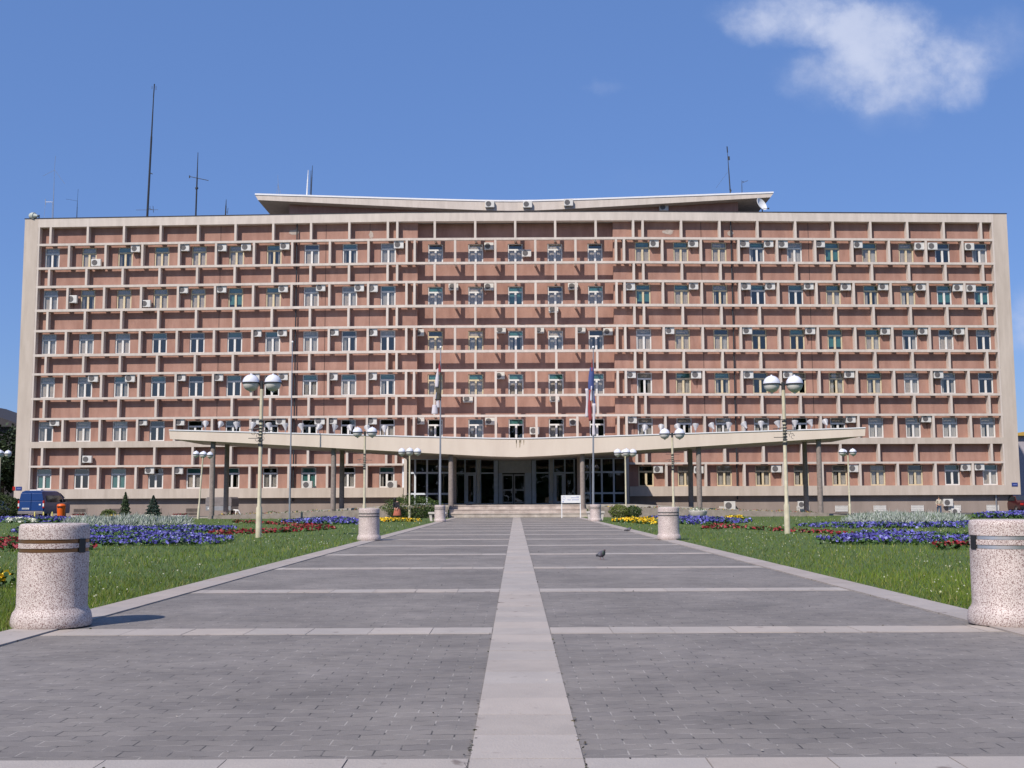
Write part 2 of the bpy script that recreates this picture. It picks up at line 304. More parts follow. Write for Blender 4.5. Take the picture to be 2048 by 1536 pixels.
M = dict(
    paver=paver_mat(),
    slab=slab_mat('pale_stone_slab', (.43, .378, .335), (.365, .322, .288)),
    kerb=slab_mat('kerb_stone', (.41, .355, .315), (.34, .295, .265)),
    soil=mat('lawn_soil', (.085, .135, .030), .95, c2=(.065, .10, .026), scale=1.3, bump=.4),
    asphalt=mat('asphalt', (.10, .098, .095), .9, .1, scale=2, bump=.2, bscale=120),
    conc=mat('cast_concrete', (.64, .56, .49), .85, scale=2.4, c2=(.53, .46, .40), streak=True, bump=.1),
    band=mat('rendered_band', (.55, .47, .395), .85, scale=1.6, c2=(.44, .37, .305), streak=True, lo=.3, hi=.65),
    stucco=mat('red_brown_render', (.388, .224, .173), .9, scale=1.3, c2=(.295, .160, .122), bump=.12, bscale=40, lo=.36, hi=.64, aniso=(1, 1, .30)),
    plinth=mat('grey_plinth_render', (.34, .275, .235), .9, scale=.8, c2=(.26, .21, .18), streak=True),
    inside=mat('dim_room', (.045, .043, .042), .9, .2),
    wframe=mat('white_window_paint', (.72, .70, .66), .5, .05),
    yframe=mat('cream_window_paint', (.66, .55, .36), .5, .08),
    bframe=mat('blue_grey_metal_frame', (.72, .78, .86), .4, .06, metal=.0),
    glass=glass_mat('window_glass', .13), eglass=glass_mat('entrance_glass', .10, (.45, .48, .5)),
    net=mat('grey_net_curtain', (.52, .455, .40), .9, .12, scale=6),
    curt=mat('white_curtain', (.62, .60, .58), .9, .15, scale=9, aniso=(1, 1, .1)),
    blind=mat('teal_roller_blind', (.05, .20, .19), .6, .1),
    roofm=mat('roof_felt', (.16, .15, .14), .9), dark=mat('dark_metal', (.035, .037, .042), .5, .1), steel=mat('galvanised_steel', (.42, .43, .45), .4, .08, metal=.6),
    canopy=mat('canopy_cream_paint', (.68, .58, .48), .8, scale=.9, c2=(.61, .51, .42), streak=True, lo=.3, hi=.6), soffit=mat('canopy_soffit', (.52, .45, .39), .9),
    flash=mat('white_roof_flashing', (.80, .79, .80), .45, .04), column=mat('grey_stone_column', (.30, .25, .22), .85, scale=8, c2=(.20, .165, .15), bump=.3),
    stone=mat('step_stone', (.60, .52, .46), .85, scale=1.6, c2=(.36, .30, .26), bump=.2), rwall=mat('rough_wall_stone', (.34, .29, .25), .9, scale=3, c2=(.22, .185, .155), bump=.5, bscale=14),
    acwhite=mat('air_conditioner_white', (.66, .64, .60), .45, .06), acdark=mat('fan_grille_grey', (.13, .125, .12), .6, .1),
    terr=terrazzo('speckled_terrazzo'), copper=mat('brown_copper_band', (.30, .155, .075), .35, .1, metal=.7), chrome=mat('polished_steel_band', (.72, .72, .73), .38, .05, metal=.85),
    post=mat('cream_post_paint', (.60, .545, .39), .5, .12, scale=5), globe=mat('white_globe_shell', (.72, .73, .80), .22, .02, spec=.6), bowl=mat('frosted_lamp_bowl', (.64, .62, .58), .35, .05),
    orange=mat('orange_plastic', (.85, .14, .015), .45, .05), vblue=mat('blue_van_paint', (.012, .05, .19), .3, .05, spec=.6), black=mat('black_trim', (.015, .016, .018), .4, .1),
    dglass=mat('tinted_car_glass', (.03, .033, .036), .08, .05, spec=.8), red=mat('red_lens', (.45, .02, .015), .25, .05), white=mat('white_paint', (.76, .76, .75), .5, .04), yellow=mat('yellow_post_paint', (.70, .60, .16), .5, .1),
    tarp=mat('grey_tarpaulin', (.24, .215, .215), .7, .15), redcar=mat('dark_red_paint', (.055, .008, .01), .3, .05, spec=.6), silver=mat('silver_car_paint', (.35, .38, .42), .3, .05, metal=.4),
    leaf=mat('leaf_surface', (.1, .1, .1), .6, attr=True, spec=.25), grass=mat('grass_blade', (.1, .1, .1), .8, attr=True, spec=.04), petal=mat('flower_petal', (.1, .1, .1), .6, attr=True, spec=.2),
    bark=mat('tree_bark', (.09, .07, .055), .9, .2, bump=.4), sblue=mat('blue_enamel_plate', (.03, .05, .20), .4, .04), stext=mat('faded_blue_print', (.22, .25, .50), .6, .04), slate=mat('dark_roof_tiles', (.05, .045, .05), .8, .15),
    lilac=mat('pale_lilac_render', (.40, .37, .40), .85, .06), ochre=mat('ochre_roof_edge', (.52, .33, .07), .7, .08),
    patch=mat('bare_plaster_patch', (.50, .42, .36), .9, .15, scale=4), lintel=mat('pale_entrance_panel', (.76, .73, .68), .7, .08), joint=mat('dark_joint_sealant', (.13, .08, .065), .9, .1), pigeon=mat('pigeon_plumage', (.075, .07, .085), .6, attr=True), pink=mat('pigeon_leg', (.28, .10, .08), .6),
    skin=mat('skin', (.50, .30, .22), .6, .05), hair=mat('dark_hair', (.02, .015, .012), .6, .1), ctop=mat('black_cloth', (.018, .019, .025), .9, .1), cskirt=mat('rust_red_cloth', (.46, .14, .09), .9, .15, scale=12), cshirt=mat('pale_beige_cloth', (.52, .45, .36), .9, .1, scale=15), cjeans=mat('blue_denim', (.07, .10, .18), .9, .15),
    fred=mat('red_flag_cloth', (.32, .055, .06), .8, .1), fblue=mat('blue_flag_cloth', (.06, .085, .24), .8, .1), fwhite=mat('white_flag_cloth', (.62, .58, .62), .8, .06), fdark=mat('dark_green_flag_cloth', (.07, .065, .05), .8, .1),
)

# ------------------------------------------------------------------ ground
def sheet(name, x0, x1, y0, y1, z, m):
    b = MB(); b.face([(x0, y0, z), (x1, y0, z), (x1, y1, z), (x0, y1, z)]); return tag(b.build(name, m), kind='structure')
sheet('ground', -2500, 2500, -2500, 2500, -.012, M['asphalt'])
sheet('lawn', -60, 60, -8, 84, -.004, M['soil'])
sheet('path', -4.05, 4.05, -9, 78.4, .0, M['paver'])

def slabs(name, rects, m, gap=.006, th=.05, top=.006):
    V = []; F = []; C = []
    for (x0, x1, y0, y1) in rects:
        dz = R.uniform(-.0012, .0012); t = R.uniform(.93, 1.05); w = R.uniform(-.02, .02); i = len(V)
        x0 += gap / 2; x1 -= gap / 2; y0 += gap / 2; y1 -= gap / 2; z = top + dz
        V += [(x0, y0, z - th), (x1, y0, z - th), (x1, y1, z - th), (x0, y1, z - th), (x0, y0, z), (x1, y0, z), (x1, y1, z), (x0, y1, z)]
        F += [[i + 4, i + 5, i + 6, i + 7], [i, i + 1, i + 5, i + 4], [i + 1, i + 2, i + 6, i + 5], [i + 2, i + 3, i + 7, i + 6], [i + 3, i, i + 4, i + 7]]
        C += [(t * (1 + w), t, t * (1 - w))] * 8
    return tag(fast_mesh(name, V, F, np.array(C), m), kind='structure')
rect = []
y = -6.05
while y < 78:
    l = .5; rect.append((-.245, .245, y, y + l)); y += l
slabs('path_centre_strip', rect, M['slab'])
ends = [.2, 4.97, 10.02, 14.4, 19.2, 24.1, 28.8, 33.5, 38.2, 42.9, 47.6, 52.3, 57.0, 61.7, 66.4, 71.1, 75.8]
rect = []
for e in ends:
    for s in (-1, 1):
        x = .247
        while x < 4.03:
            x1 = min(x + .52, 4.03); a, b = (x, x1) if s > 0 else (-x1, -x)
            rect.append((a, b, e - .46, e)); x = x1
slabs('path_cross_strips', rect, M['slab'], top=.004)
rect = []
for s in (-1, 1):
    y = -6.0
    while y < 78.3:
        a, b = (4.04, 4.45) if s > 0 else (-4.45, -4.04); l = 1.0
        rect.append((a, b, y, min(y + l, 78.3))); y += l
slabs('path_border', rect, M['kerb'], top=.014)
# moss and grit tufts along the joints of the path
def inpoly(pts, poly):
    x, y = pts[:, 0], pts[:, 1]; r = np.zeros(len(pts), bool); n = len(poly)
    for i in range(n):
        (x0, y0), (x1, y1) = poly[i], poly[(i + 1) % n]
        c = ((y0 > y) != (y1 > y)) & (x < (x1 - x0) * (y - y0) / (y1 - y0 + 1e-12) + x0); r ^= c
    return r
def debris():
    n = 560; t = NR.random(n); y = 4.6 + 40 * t ** 2.2
    edge = np.where(NR.random(n) < .45, NR.choice([-.252, .252], n), np.where(NR.random(n) < .5, NR.choice([-4.04, 4.04], n), 0)); fr = edge == 0
    x = np.where(fr, NR.uniform(-4, 4, n), edge + NR.normal(0, .008, n)); e = np.array(ends)
    ln = fr & (NR.random(n) < .6); y = np.where(ln, e[NR.integers(1, 6, n)] + NR.choice([.0, -.462], n), y)
    C = np.c_[x, y, np.full(n, .008)]
    V, F, c = leaf_quads(C, NR.uniform(.010, .026, n), pick(((.05, .06, .025), (.06, .05, .035), (.035, .03, .025), (.16, .14, .10)), n, .3), .85)
    m = 160; C2 = np.c_[NR.uniform(-4, 4, m), 4.6 + 16 * NR.random(m) ** 1.5, np.full(m, .007)]
    V2, F2, c2 = leaf_quads(C2, NR.uniform(.008, .022, m), pick(((.62, .58, .52), (.45, .4, .33), (.04, .035, .03)), m, .2), .9)
    tag(fast_mesh('joint_weeds', np.vstack([V, V2]), np.vstack([F, F2 + len(V)]), np.vstack([c, c2]), M['petal']), 'tiny weeds and litter flecks along the paving joints', 'weeds', kind='stuff')
debris()

# ------------------------------------------------------------------ flower beds
def gpoly(px): return [tuple(G(*p).xy) for p in px]
BEDS = []
def bed(name, px, dens, h, cols, size, label, cat='flower bed', leafcol=((.05, .10, .03), (.07, .13, .04)), up=False, nmax=9000, lf=.55):
    poly = gpoly(px); BEDS.append(poly); a = np.array(poly); lo, hi = a.min(0), a.max(0)
    area = abs(sum(poly[i][0] * poly[(i + 1) % len(poly)][1] - poly[(i + 1) % len(poly)][0] * poly[i][1] for i in range(len(poly)))) / 2
    n = int(min(nmax, area * dens)); pts = np.zeros((0, 2))
    while len(pts) < n:
        q = NR.uniform(lo, hi, (n * 3, 2)); pts = np.vstack([pts, q[inpoly(q, poly)]])
    pts = pts[:n]
    hz = h * (0.75 + .35 * np.sin(pts[:, 0] * 1.7 + np.sin(pts[:, 1] * 1.1) * 2) * np.cos(pts[:, 1] * .9)) * NR.uniform(.75, 1.12, n)
    if up:                                          # silver foliage: blades fanning out
        m = n * 13; base = np.repeat(np.c_[pts, hz * 0], 13, 0); t = NR.normal(size=(m, 3)); t[:, 2] = np.abs(t[:, 2]) + .5; t /= np.linalg.norm(t, axis=1)[:, None]
        L = np.repeat(hz, 13) * NR.uniform(.6, 1.25, m); st = base + t * (L * .35)[:, None]; tip = base + t * L[:, None]
        sd = np.cross(t, NR.normal(size=(m, 3))); sd /= np.linalg.norm(sd, axis=1)[:, None]; sd *= size * .5
        mid = (st + tip) / 2
        V = np.stack([st, mid + sd, tip, mid - sd], 1).reshape(-1, 3); F = np.arange(m * 4).reshape(m, 4); C = np.repeat(pick(cols, m, .2), 4, 0)
    else:
        nl = int(n * 1.6); pl = pts[NR.integers(0, n, nl)] + NR.normal(0, .06, (nl, 2)); cl = np.c_[pl, NR.uniform(.01, h * .95, nl)]
        V1, F1, C1 = leaf_quads(cl, size * 1.5, pick(leafcol, nl, .3), .3)
        nb = 2; cf = np.repeat(np.c_[pts, hz], nb, 0); cf += NR.normal(0, size * .18, cf.shape)
        V2, F2, C2 = leaf_quads(cf, size, pick(cols, n * nb, .22), .25, .95)
        V = np.vstack([V1, V2]); F = np.vstack([F1, F2 + len(V1)]); C = np.vstack([C1, C2])
    o = fast_mesh(name, V, F, C, M['petal']); return tag(o, label, cat, kind='stuff')
PUR = ((.085, .075, .33), (.115, .10, .40), (.14, .135, .45), (.06, .05, .24), (.23, .23, .50))
RED = ((.26, .02, .03), (.33, .03, .045), (.17, .015, .02), (.36, .07, .08))
YEL = ((.80, .52, .02), (.75, .42, .01), (.85, .62, .06)); WHI = ((.75, .74, .62), (.68, .68, .55)); SIL = ((.30, .34, .29), (.40, .43, .38), (.22, .27, .21), (.48, .50, .46), (.14, .19, .11))
bed('purple_pansies', [(60, 1092), (200, 1093), (300, 1092), (420, 1091), (474, 1083), (430, 1077), (360, 1072), (250, 1070), (60, 1072)], 75, .16, PUR, .08, 'front lobe of purple pansies behind the left granite bin')
bed('purple_pansies', [(20, 1066), (90, 1069), (172, 1070), (300, 1070), (400, 1066), (474, 1061), (440, 1057), (300, 1058), (160, 1057), (40, 1060)], 45, .15, PUR, .095, 'back strip of purple pansies in front of the left silver foliage')
bed('purple_pansies', [(-80, 1044), (30, 1045), (100, 1045), (178, 1046), (150, 1040), (60, 1037), (-80, 1037)], 30, .2, PUR, .14, 'far left purple flowers in front of the blue van')
bed('white_flowers', [(8, 1046), (40, 1047), (78, 1046.5), (70, 1044), (30, 1043.4)], 30, .22, WHI, .16, 'small drift of white flowers before the blue van')
bed('silver_foliage', [(128, 1056), (230, 1058), (372, 1055), (376, 1048), (300, 1044), (160, 1044)], 26, .50, SIL, .032, 'long mound of silver foliage on the left lawn', up=True, nmax=7000)
bed('red_begonias', [(-120, 1104), (36, 1103), (50, 1093), (190, 1101), (192, 1096), (50, 1087), (40, 1080), (-120, 1082)], 50, .13, RED, .09, 'dark red flowers at left edge beside the granite bin')
bed('red_begonias', [(415, 1071), (520, 1067), (600, 1064), (671, 1058), (660, 1054), (590, 1049), (520, 1045), (466, 1043), (466, 1045.5), (540, 1049), (600, 1055), (560, 1060), (480, 1064), (415, 1067)], 26, .08, RED, .11, 'dark red flower ribbon bent like an arrow on left lawn')
bed('purple_pansies', [(560, 1048), (640, 1050), (724, 1049), (722, 1041), (650, 1038), (600, 1041)], 24, .16, PUR, .13, 'purple flower patch left of the second left bin')
bed('yellow_pansies', [(700, 1045), (760, 1044.5), (842, 1043), (838, 1040.5), (760, 1038.5), (705, 1041)], 26, .09, YEL, .13, 'yellow flower strip under the clipped shrub left of entrance')
bed('yellow_pansies', [(-60, 1180), (10, 1178), (18, 1168), (-5, 1162), (-60, 1162)], 120, .2, YEL, .08, 'yellow blossoms at the left frame edge near the bin')
bed('yellow_pansies', [(1222, 1044), (1260, 1046), (1300, 1049), (1322, 1049), (1322, 1042), (1260, 1039.5)], 26, .14, YEL, .14, 'yellow flower patch left of the second right bin')
bed('purple_pansies', [(1318, 1047), (1400, 1050), (1470, 1048), (1506, 1044), (1440, 1040), (1360, 1036.5), (1300, 1037)], 22, .16, PUR, .14, 'purple flower patch right of the second right bin')
bed('yellow_pansies', [(1452, 1041), (1484, 1041), (1486, 1037.5), (1456, 1037)], 24, .2, YEL, .16, 'small yellow patch behind purple flowers right of the path')
bed('red_begonias', [(1404, 1058), (1440, 1059), (1458, 1056), (1540, 1062), (1640, 1067), (1740, 1076), (1740, 1074), (1640, 1064.5), (1540, 1059), (1460, 1053), (1430, 1051)], 24, .08, RED, .11, 'thin dark red flower ribbon on the right lawn')
bed('purple_pansies', [(1586, 1054), (1700, 1057), (1850, 1057), (1990, 1057), (1990, 1048), (1850, 1049), (1700, 1049)], 28, .15, PUR, .11, 'back strip of purple pansies below the right silver foliage')
bed('purple_pansies', [(1626, 1088), (1700, 1090), (1800, 1090), (1900, 1091), (2080, 1091), (2080, 1075), (1900, 1076), (1800, 1072), (1720, 1071), (1690, 1080)], 62, .17, PUR, .085, 'front lobe of purple pansies left of the right granite bin')
bed('silver_foliage', [(1686, 1050), (1800, 1052), (1925, 1048), (1928, 1041), (1850, 1037), (1720, 1037)], 26, .50, SIL, .032, 'long mound of silver foliage on the right lawn', up=True, nmax=7000)
bed('red_begonias', [(1866, 1099), (1936, 1100), (1942, 1095), (1890, 1093)], 60, .14, RED, .09, 'short red flower row left of the right granite bin')
bed('purple_pansies', [(1944, 1036), (2130, 1038), (2130, 1030), (1990, 1030)], 24, .26, PUR, .16, 'far right purple flowers before the dark red car')

# ------------------------------------------------------------------ grass
def lawn_points(n, y0, y1):
    """more blades near the path entrance, fewer far off"""
    t = NR.uniform(1 / y1, 1 / y0, n); Y = 1 / t; X = NR.uniform(-.62, .62, n) * (Y + 3)
    a = np.c_[X, Y]; ok = (np.abs(X) > 4.46) & (np.abs(X) < 58)
    for b in BEDS: ok &= ~inpoly(a, b)
    return a[ok]
def grass():
    p = np.vstack([lawn_points(230000, 7.5, 80), lawn_points(70000, 7.5, 17)]); n = len(p); Y = p[:, 1]
    w = np.maximum(.006, Y * .00042) * NR.uniform(.7, 1.4, n); h = NR.uniform(.035, .085, n) * (1 + .5 * (NR.random(n) > .93))
    patch = .5 + .5 * np.sin(p[:, 0] * .9 + 1.3 * np.sin(p[:, 1] * .37)) * np.sin(p[:, 1] * .31 + np.sin(p[:, 0] * .5))
    h *= .8 + .5 * patch
    th = NR.uniform(0, 2 * math.pi, n); ln = NR.normal(0, .035, (n, 2))
    dx = np.c_[np.cos(th), np.sin(th)] * (w / 2)[:, None]
    V = np.zeros((n, 3, 3)); V[:, 0, :2] = p - dx; V[:, 1, :2] = p + dx; V[:, 2, :2] = p + ln; V[:, 2, 2] = h; V[:, :2, 2] = -.004
    c = pick(((.108, .160, .022), (.130, .185, .026), (.085, .138, .018), (.185, .20, .05)), n, .22)
    c *= (.82 + .36 * patch)[:, None]; dry = NR.random(n) < .05; c[dry] = (.30, .27, .13)
    F = np.arange(n * 3).reshape(n, 3)
    tag(fast_mesh('grass', V.reshape(-1, 3), F, np.repeat(c, 3, 0), M['grass']), 'short green grass of both lawns beside the path', 'grass', kind='stuff')
    q = np.vstack([lawn_points(1900, 12, 72), lawn_points(1500, 24, 60)]); q = q[(np.sin(q[:, 0] * .8 + 1) * np.sin(q[:, 1] * .45) > -.35)]; k = len(q)
    hz = NR.uniform(.07, .15, k); V1, F1, C1 = leaf_quads(np.repeat(np.c_[q, hz], 3, 0), np.repeat(np.maximum(.020, q[:, 1] * .0008), 3), pick(((.52, .53, .42), (.60, .60, .50), (.40, .42, .26)), k * 3, .12), 0, 1)
    tag(fast_mesh('dandelion_clocks', V1, F1, C1, M['petal']), 'white seeding dandelions scattered through the lawns', 'dandelions', kind='stuff')
grass()
# ------------------------------------------------------------------ the office building
FY = 94.0                                   # front plane of the concrete lattice
B = empty('office_building', (0, FY, 0), label='long six storey red brown office block with concrete lattice facade and butterfly roof', cat='building')
def zc(y, Y=FY): return P(1030, y, Y).z
def ux(d, py=460):                          # px offset from the axis -> metres on the (turned) facade
    v = d * FY / FPX
    for _ in range(5): v = (P(1030 + d, py, FY + bend(v)).x - P(1030 - d, py, FY + bend(v)).x) / 2
    return v
X1 = ux(956, 470)
LEDGE = [(475, 479.5), (523, 527.5), (560.5, 565.2), (608.5, 613.5), (650, 654.7), (699.5, 704.5), (738, 742.5), (788, 792.5), (829, 833.5)]
Z = [(zc(b), zc(a)) for a, b in LEDGE]      # (bottom, top)
ZP0, ZP1 = zc(441.5), zc(424)               # parapet
ZB0, ZB1 = zc(890), zc(877.5)               # wide sill band over the ground floor
ZL0, ZL1 = zc(929.8), zc(925.8)
ZG0, ZG1 = zc(993.5), zc(974)               # bottom band
XCW = 8.36                                  # half width of the recessed centre
WIN = [(Z[1][1], Z[0][0]), (Z[3][1], Z[2][0]), (Z[5][1], Z[4][0]), (Z[7][1], Z[6][0]), (ZB1, Z[8][0]), (ZG1, ZL0)]
SPA = [(Z[0][1], ZP0), (Z[2][1], Z[1][0]), (Z[4][1], Z[3][0]), (Z[6][1], Z[5][0]), (Z[8][1], Z[7][0]), (ZL1, ZB0)]
winmid = [ux(d) for d in (255, 332, 408.7, 484.5, 560, 635, 710, 783.5, 856, 930.5)]
finw = [ux(d, 502) for d in (201.5, 217.5, 294, 371.3, 446.8, 523.5, 599.5, 673.5, 747, 820.8, 894)]
fins = [ux(236)] + winmid
cwin = [0.0, ux(80), -ux(80), ux(161), -ux(161)]
cfinw = [ux(40, 502), ux(120.5, 502)]
# --- lattice ledges, bands, fins
def bar(name, x0, x1, y0, y1, z0, z1, m, bev=0): return MB().fbox(x0, x1, y0, y1, z0, z1).build(name, m, B, bend_=True)
for i, (a, b) in enumerate(Z):
    bar('ledge', -X1, X1, 0.0, .30, a, b, M['conc'])
for s in (-1, 1):
    bar('ledge', *sorted((s * 9.42, s * X1)), 0.0, .38, ZL0, ZL1, M['conc'])
    bar('sill_band', *sorted((s * 9.42, s * X1)), 0.0, .54, ZB0, ZB1, M['band'])
    bar('base_band', *sorted((s * 9.42, s * (X1 - .002))), 0.0, .9, ZG0, ZG1, M['band'])
    bar('end_pilaster', *sorted((s * X1, s * (X1 + 1.2))), 0.0, 14, ZG0, ZP1 - .003, M['band'])
    bar('corner_lining', *sorted((s * (X1 - .012), s * (X1 - .16))), .003, .55, ZG1, ZP0, M['conc'])
bar('parapet', -X1, X1, 0.0, .7, ZP0, ZP1, M['conc'])
bar('parapet_coping', -X1 - 1.24, X1 + 1.24, -.04, .55, ZP1 + .001, ZP1 + .05, M['slate'])
bar('sill_band', -9.4, 9.4, 0.0, .35, ZB0, ZB1, M['conc'])
FW = .19
allf = []
for r, (a, b) in enumerate(WIN):
    for x in finw:
        for s in (-1, 1):
            if r == 5 and abs(x) < 9.5: continue
            allf.append((s * x, a, b))
    if r < 5:
        for x in cfinw:
            for s in (-1, 1): allf.append((s * x, a, b))
for r, (a, b) in enumerate(SPA):
    for x in fins:
        for s in (-1, 1):
            if r == 5 and x < 9.5: continue
            allf.append((s * x, a, b))
    if r < 5:
        for x in cwin: allf.append((x, a, b))
allf.sort(key=lambda t: -(t[2] - t[1]) / (FY + bend(t[0]) + t[1] * .1) ** 2)
rest = MB()
for k, (x, a, b) in enumerate(allf):
    dep = .30 if abs(x) < XCW - .3 else .555
    tgt = MB() if k < 100 else rest
    tgt.box(x - FW / 2, x + FW / 2, 0.004, dep, a, b)
    if k < 100: tgt.build('fin', M['conc'], B, bend_=True)
tag(rest.build('fins', M['conc'], B, bend_=True), kind='stuff')
# struts tying the free-standing centre lattice back to the wall, and brackets under the wing ledges
st = MB()
for r, (a, b) in enumerate(WIN[:5]):
    for x in (cfinw[0], -cfinw[0], cfinw[1], -cfinw[1]):
        st.box(x - .08, x + .08, .30, 1.12, a - .20, a - .05)
    for x in cwin: st.box(x - .08, x + .08, .30, 1.12, b + .02, b + .17)
for zb, zt in Z + [(ZL0, ZL1)]:
    i = ([*Z, (ZL0, ZL1)].index((zb, zt))) % 2
    for x in (fins if i else finw):
        for s in (-1, 1):
            if abs(x) > XCW + .25 and not (zb == ZL0 and x < 9.6): st.box(s * x - .2, s * x + .2, .30, .56, zb + .03, zt - .004)
tag(st.build('lattice_strut', M['conc'], B, bend_=True), kind='stuff')
# --- walls with openings
WW = 1.30
def opening(r):
    a, b = WIN[r]; return a + .02, b - .10
zs = [ZG1 - .3]
for r in (5, 4, 3, 2, 1, 0): zs += list(opening(r))
zs.append(ZP0 + .1)
def wall(name, x0, x1, y0, y1, cents, zlist, m, rows):
    w = MB()
    for k in range(0, len(zlist) - 1, 1):
        a, b = zlist[k], zlist[k + 1]
        if k % 2 == 0: w.fbox(x0, x1, y0, y1, a, b)
        else:
            xs = [x0] + sum([[c - WW / 2, c + WW / 2] for c in sorted(cents)], []) + [x1]
            for q in range(0, len(xs), 2): w.fbox(xs[q], xs[q + 1], y0, y1, a, b)
    return w.build(name, m, B, bend_=True)
wall('wall', XCW, X1 - .1, .56, .84, winmid, zs, M['stucco'], 6)
wall('wall', -X1 + .1, -XCW, .56, .84, [-x for x in winmid], zs, M['stucco'], 6)
czs = [ZB0 - .1] + zs[3:]
wall('wall', -XCW + .001, XCW - .001, 1.12, 1.40, cwin, czs, M['stucco'], 5)
for s in (-1, 1): bar('return_wall', *sorted((s * XCW, s * (XCW + .28))), .842, 1.5, ZB0, ZP0, M['stucco'])
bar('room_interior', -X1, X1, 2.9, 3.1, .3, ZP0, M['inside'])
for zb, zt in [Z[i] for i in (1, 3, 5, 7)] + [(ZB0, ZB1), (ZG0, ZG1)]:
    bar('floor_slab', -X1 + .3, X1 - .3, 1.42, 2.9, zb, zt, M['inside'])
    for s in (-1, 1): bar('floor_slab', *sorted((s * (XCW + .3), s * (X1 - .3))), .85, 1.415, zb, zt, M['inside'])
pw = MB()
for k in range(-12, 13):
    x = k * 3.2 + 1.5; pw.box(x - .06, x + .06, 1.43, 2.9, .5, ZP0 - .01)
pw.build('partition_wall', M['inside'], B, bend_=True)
bar('roof_slab', -X1, X1, .702, 14, ZP0 + .02, ZP1 - .25, M['roofm'])
bar('rear_wall', -X1, X1, 13.7, 13.98, 0, ZP0, M['plinth'])
for s in (-1, 1): bar('plinth', *sorted((s * 9.3, s * (X1 + .7))), .42, .8, -.01, ZG0, M['plinth'])
# --- windows
def mk_window(cream, h):
    fr = MB(); t = .075; w = WW / 2 - .01; zt = h * .71
    fr.box(-w, -w + t, 0, .07, 0, h); fr.box(w - t, w, 0, .07, 0, h)
    fr.box(-w + t, w - t, 0, .07, 0, t * 1.2); fr.box(-w + t, w - t, 0, .07, h - t * .8, h)
    fr.box(-w + t, w - t, -.012, .075, zt - t * .9, zt + t * .9); fr.box(-.085, .085, -.012, .072, t * 1.2, zt - t * .9)
    fr.box(-w + t, -w + t + .03, .006, .06, t * 1.2, zt - t * .9); fr.box(w - t - .03, w - t, .006, .06, t * 1.2, zt - t * .9)
    fr.box(w - .08, w - .045, -.06, -.003, zt + .1, h - .05); fr.box(w - .11, w - .02, -.08, -.062, h - .16, h - .06)
    fr.box(-w - .02, w + .02, -.06, .0, -.05, -.004)
    gl = MB(); gl.face([(-w, .045, .02), (w, .045, .02), (w, .045, h - .02), (-w, .045, h - .02)])
    return fr, gl
def pleat(x0, x1, z0, z1, y=.16, amp=.035, n=10):
    c = MB(); xs = [x0 + (x1 - x0) * k / n for k in range(n + 1)]
    for k in range(n):
        ya, yb = (y + amp * ((-1) ** k), y + amp * ((-1) ** (k + 1)))
        c.face([(xs[k], ya, z0), (xs[k + 1], yb, z0), (xs[k + 1], yb, z1), (xs[k], ya, z1)])
    return c
LOW = ['hghgghhhhc' 'ggggg' 'ggghhthgdc', 'hhgggtgghc' 'ggtgg' 'tghddhhctt', 'chgdddchhd' 'gchch' 'gghddthhgd',
       'ghcddddchh' 'ggggg' 'hhhddcchhd', 'hhcddddddh' 'hcdcd' 'chccdhcccc', 'tdtdhhctch' 'ddddd' 'dcccccccdh']
UPP = ['ggTTggTdTg' 'dgdgd' 'TTgTgTTgdd', 'gggggTTggT' 'TgTdT' 'TTgTTTTgTT', 'gggTdTTgdg' 'dgTgd' 'ggddTTTTdg',
       'ggTTdTdTTT' 'TTTTT' 'gTTdggTggd', 'ggcddddddd' 'ddTdd' 'ggggdggggg', 'TdTdTTdTdT' 'ddddd' 'dggggggdTT']
CREAM = [1, 2, 3, 4, 5, 6, 15, 16, 17, 20, 21, 22]
wx = [-x for x in reversed(winmid)] + [cwin[4], cwin[2], 0.0, cwin[1], cwin[3]] + winmid
cand = []
for r in range(6):
    for c in range(25):
        ctr = 10 <= c < 15
        if r == 5 and ctr: continue
        vis = 1.0
        if r == 4 and 3 <= c <= 20: vis = .62
        if r == 5: vis = .93
        d = FY + bend(wx[c]) + WIN[r][0] * .1
        cand.append((vis / d ** 2 * (WIN[r][1] - WIN[r][0]), r, c))
cand.sort(reverse=True)
restf, restg, restn = MB(), MB(), MB()
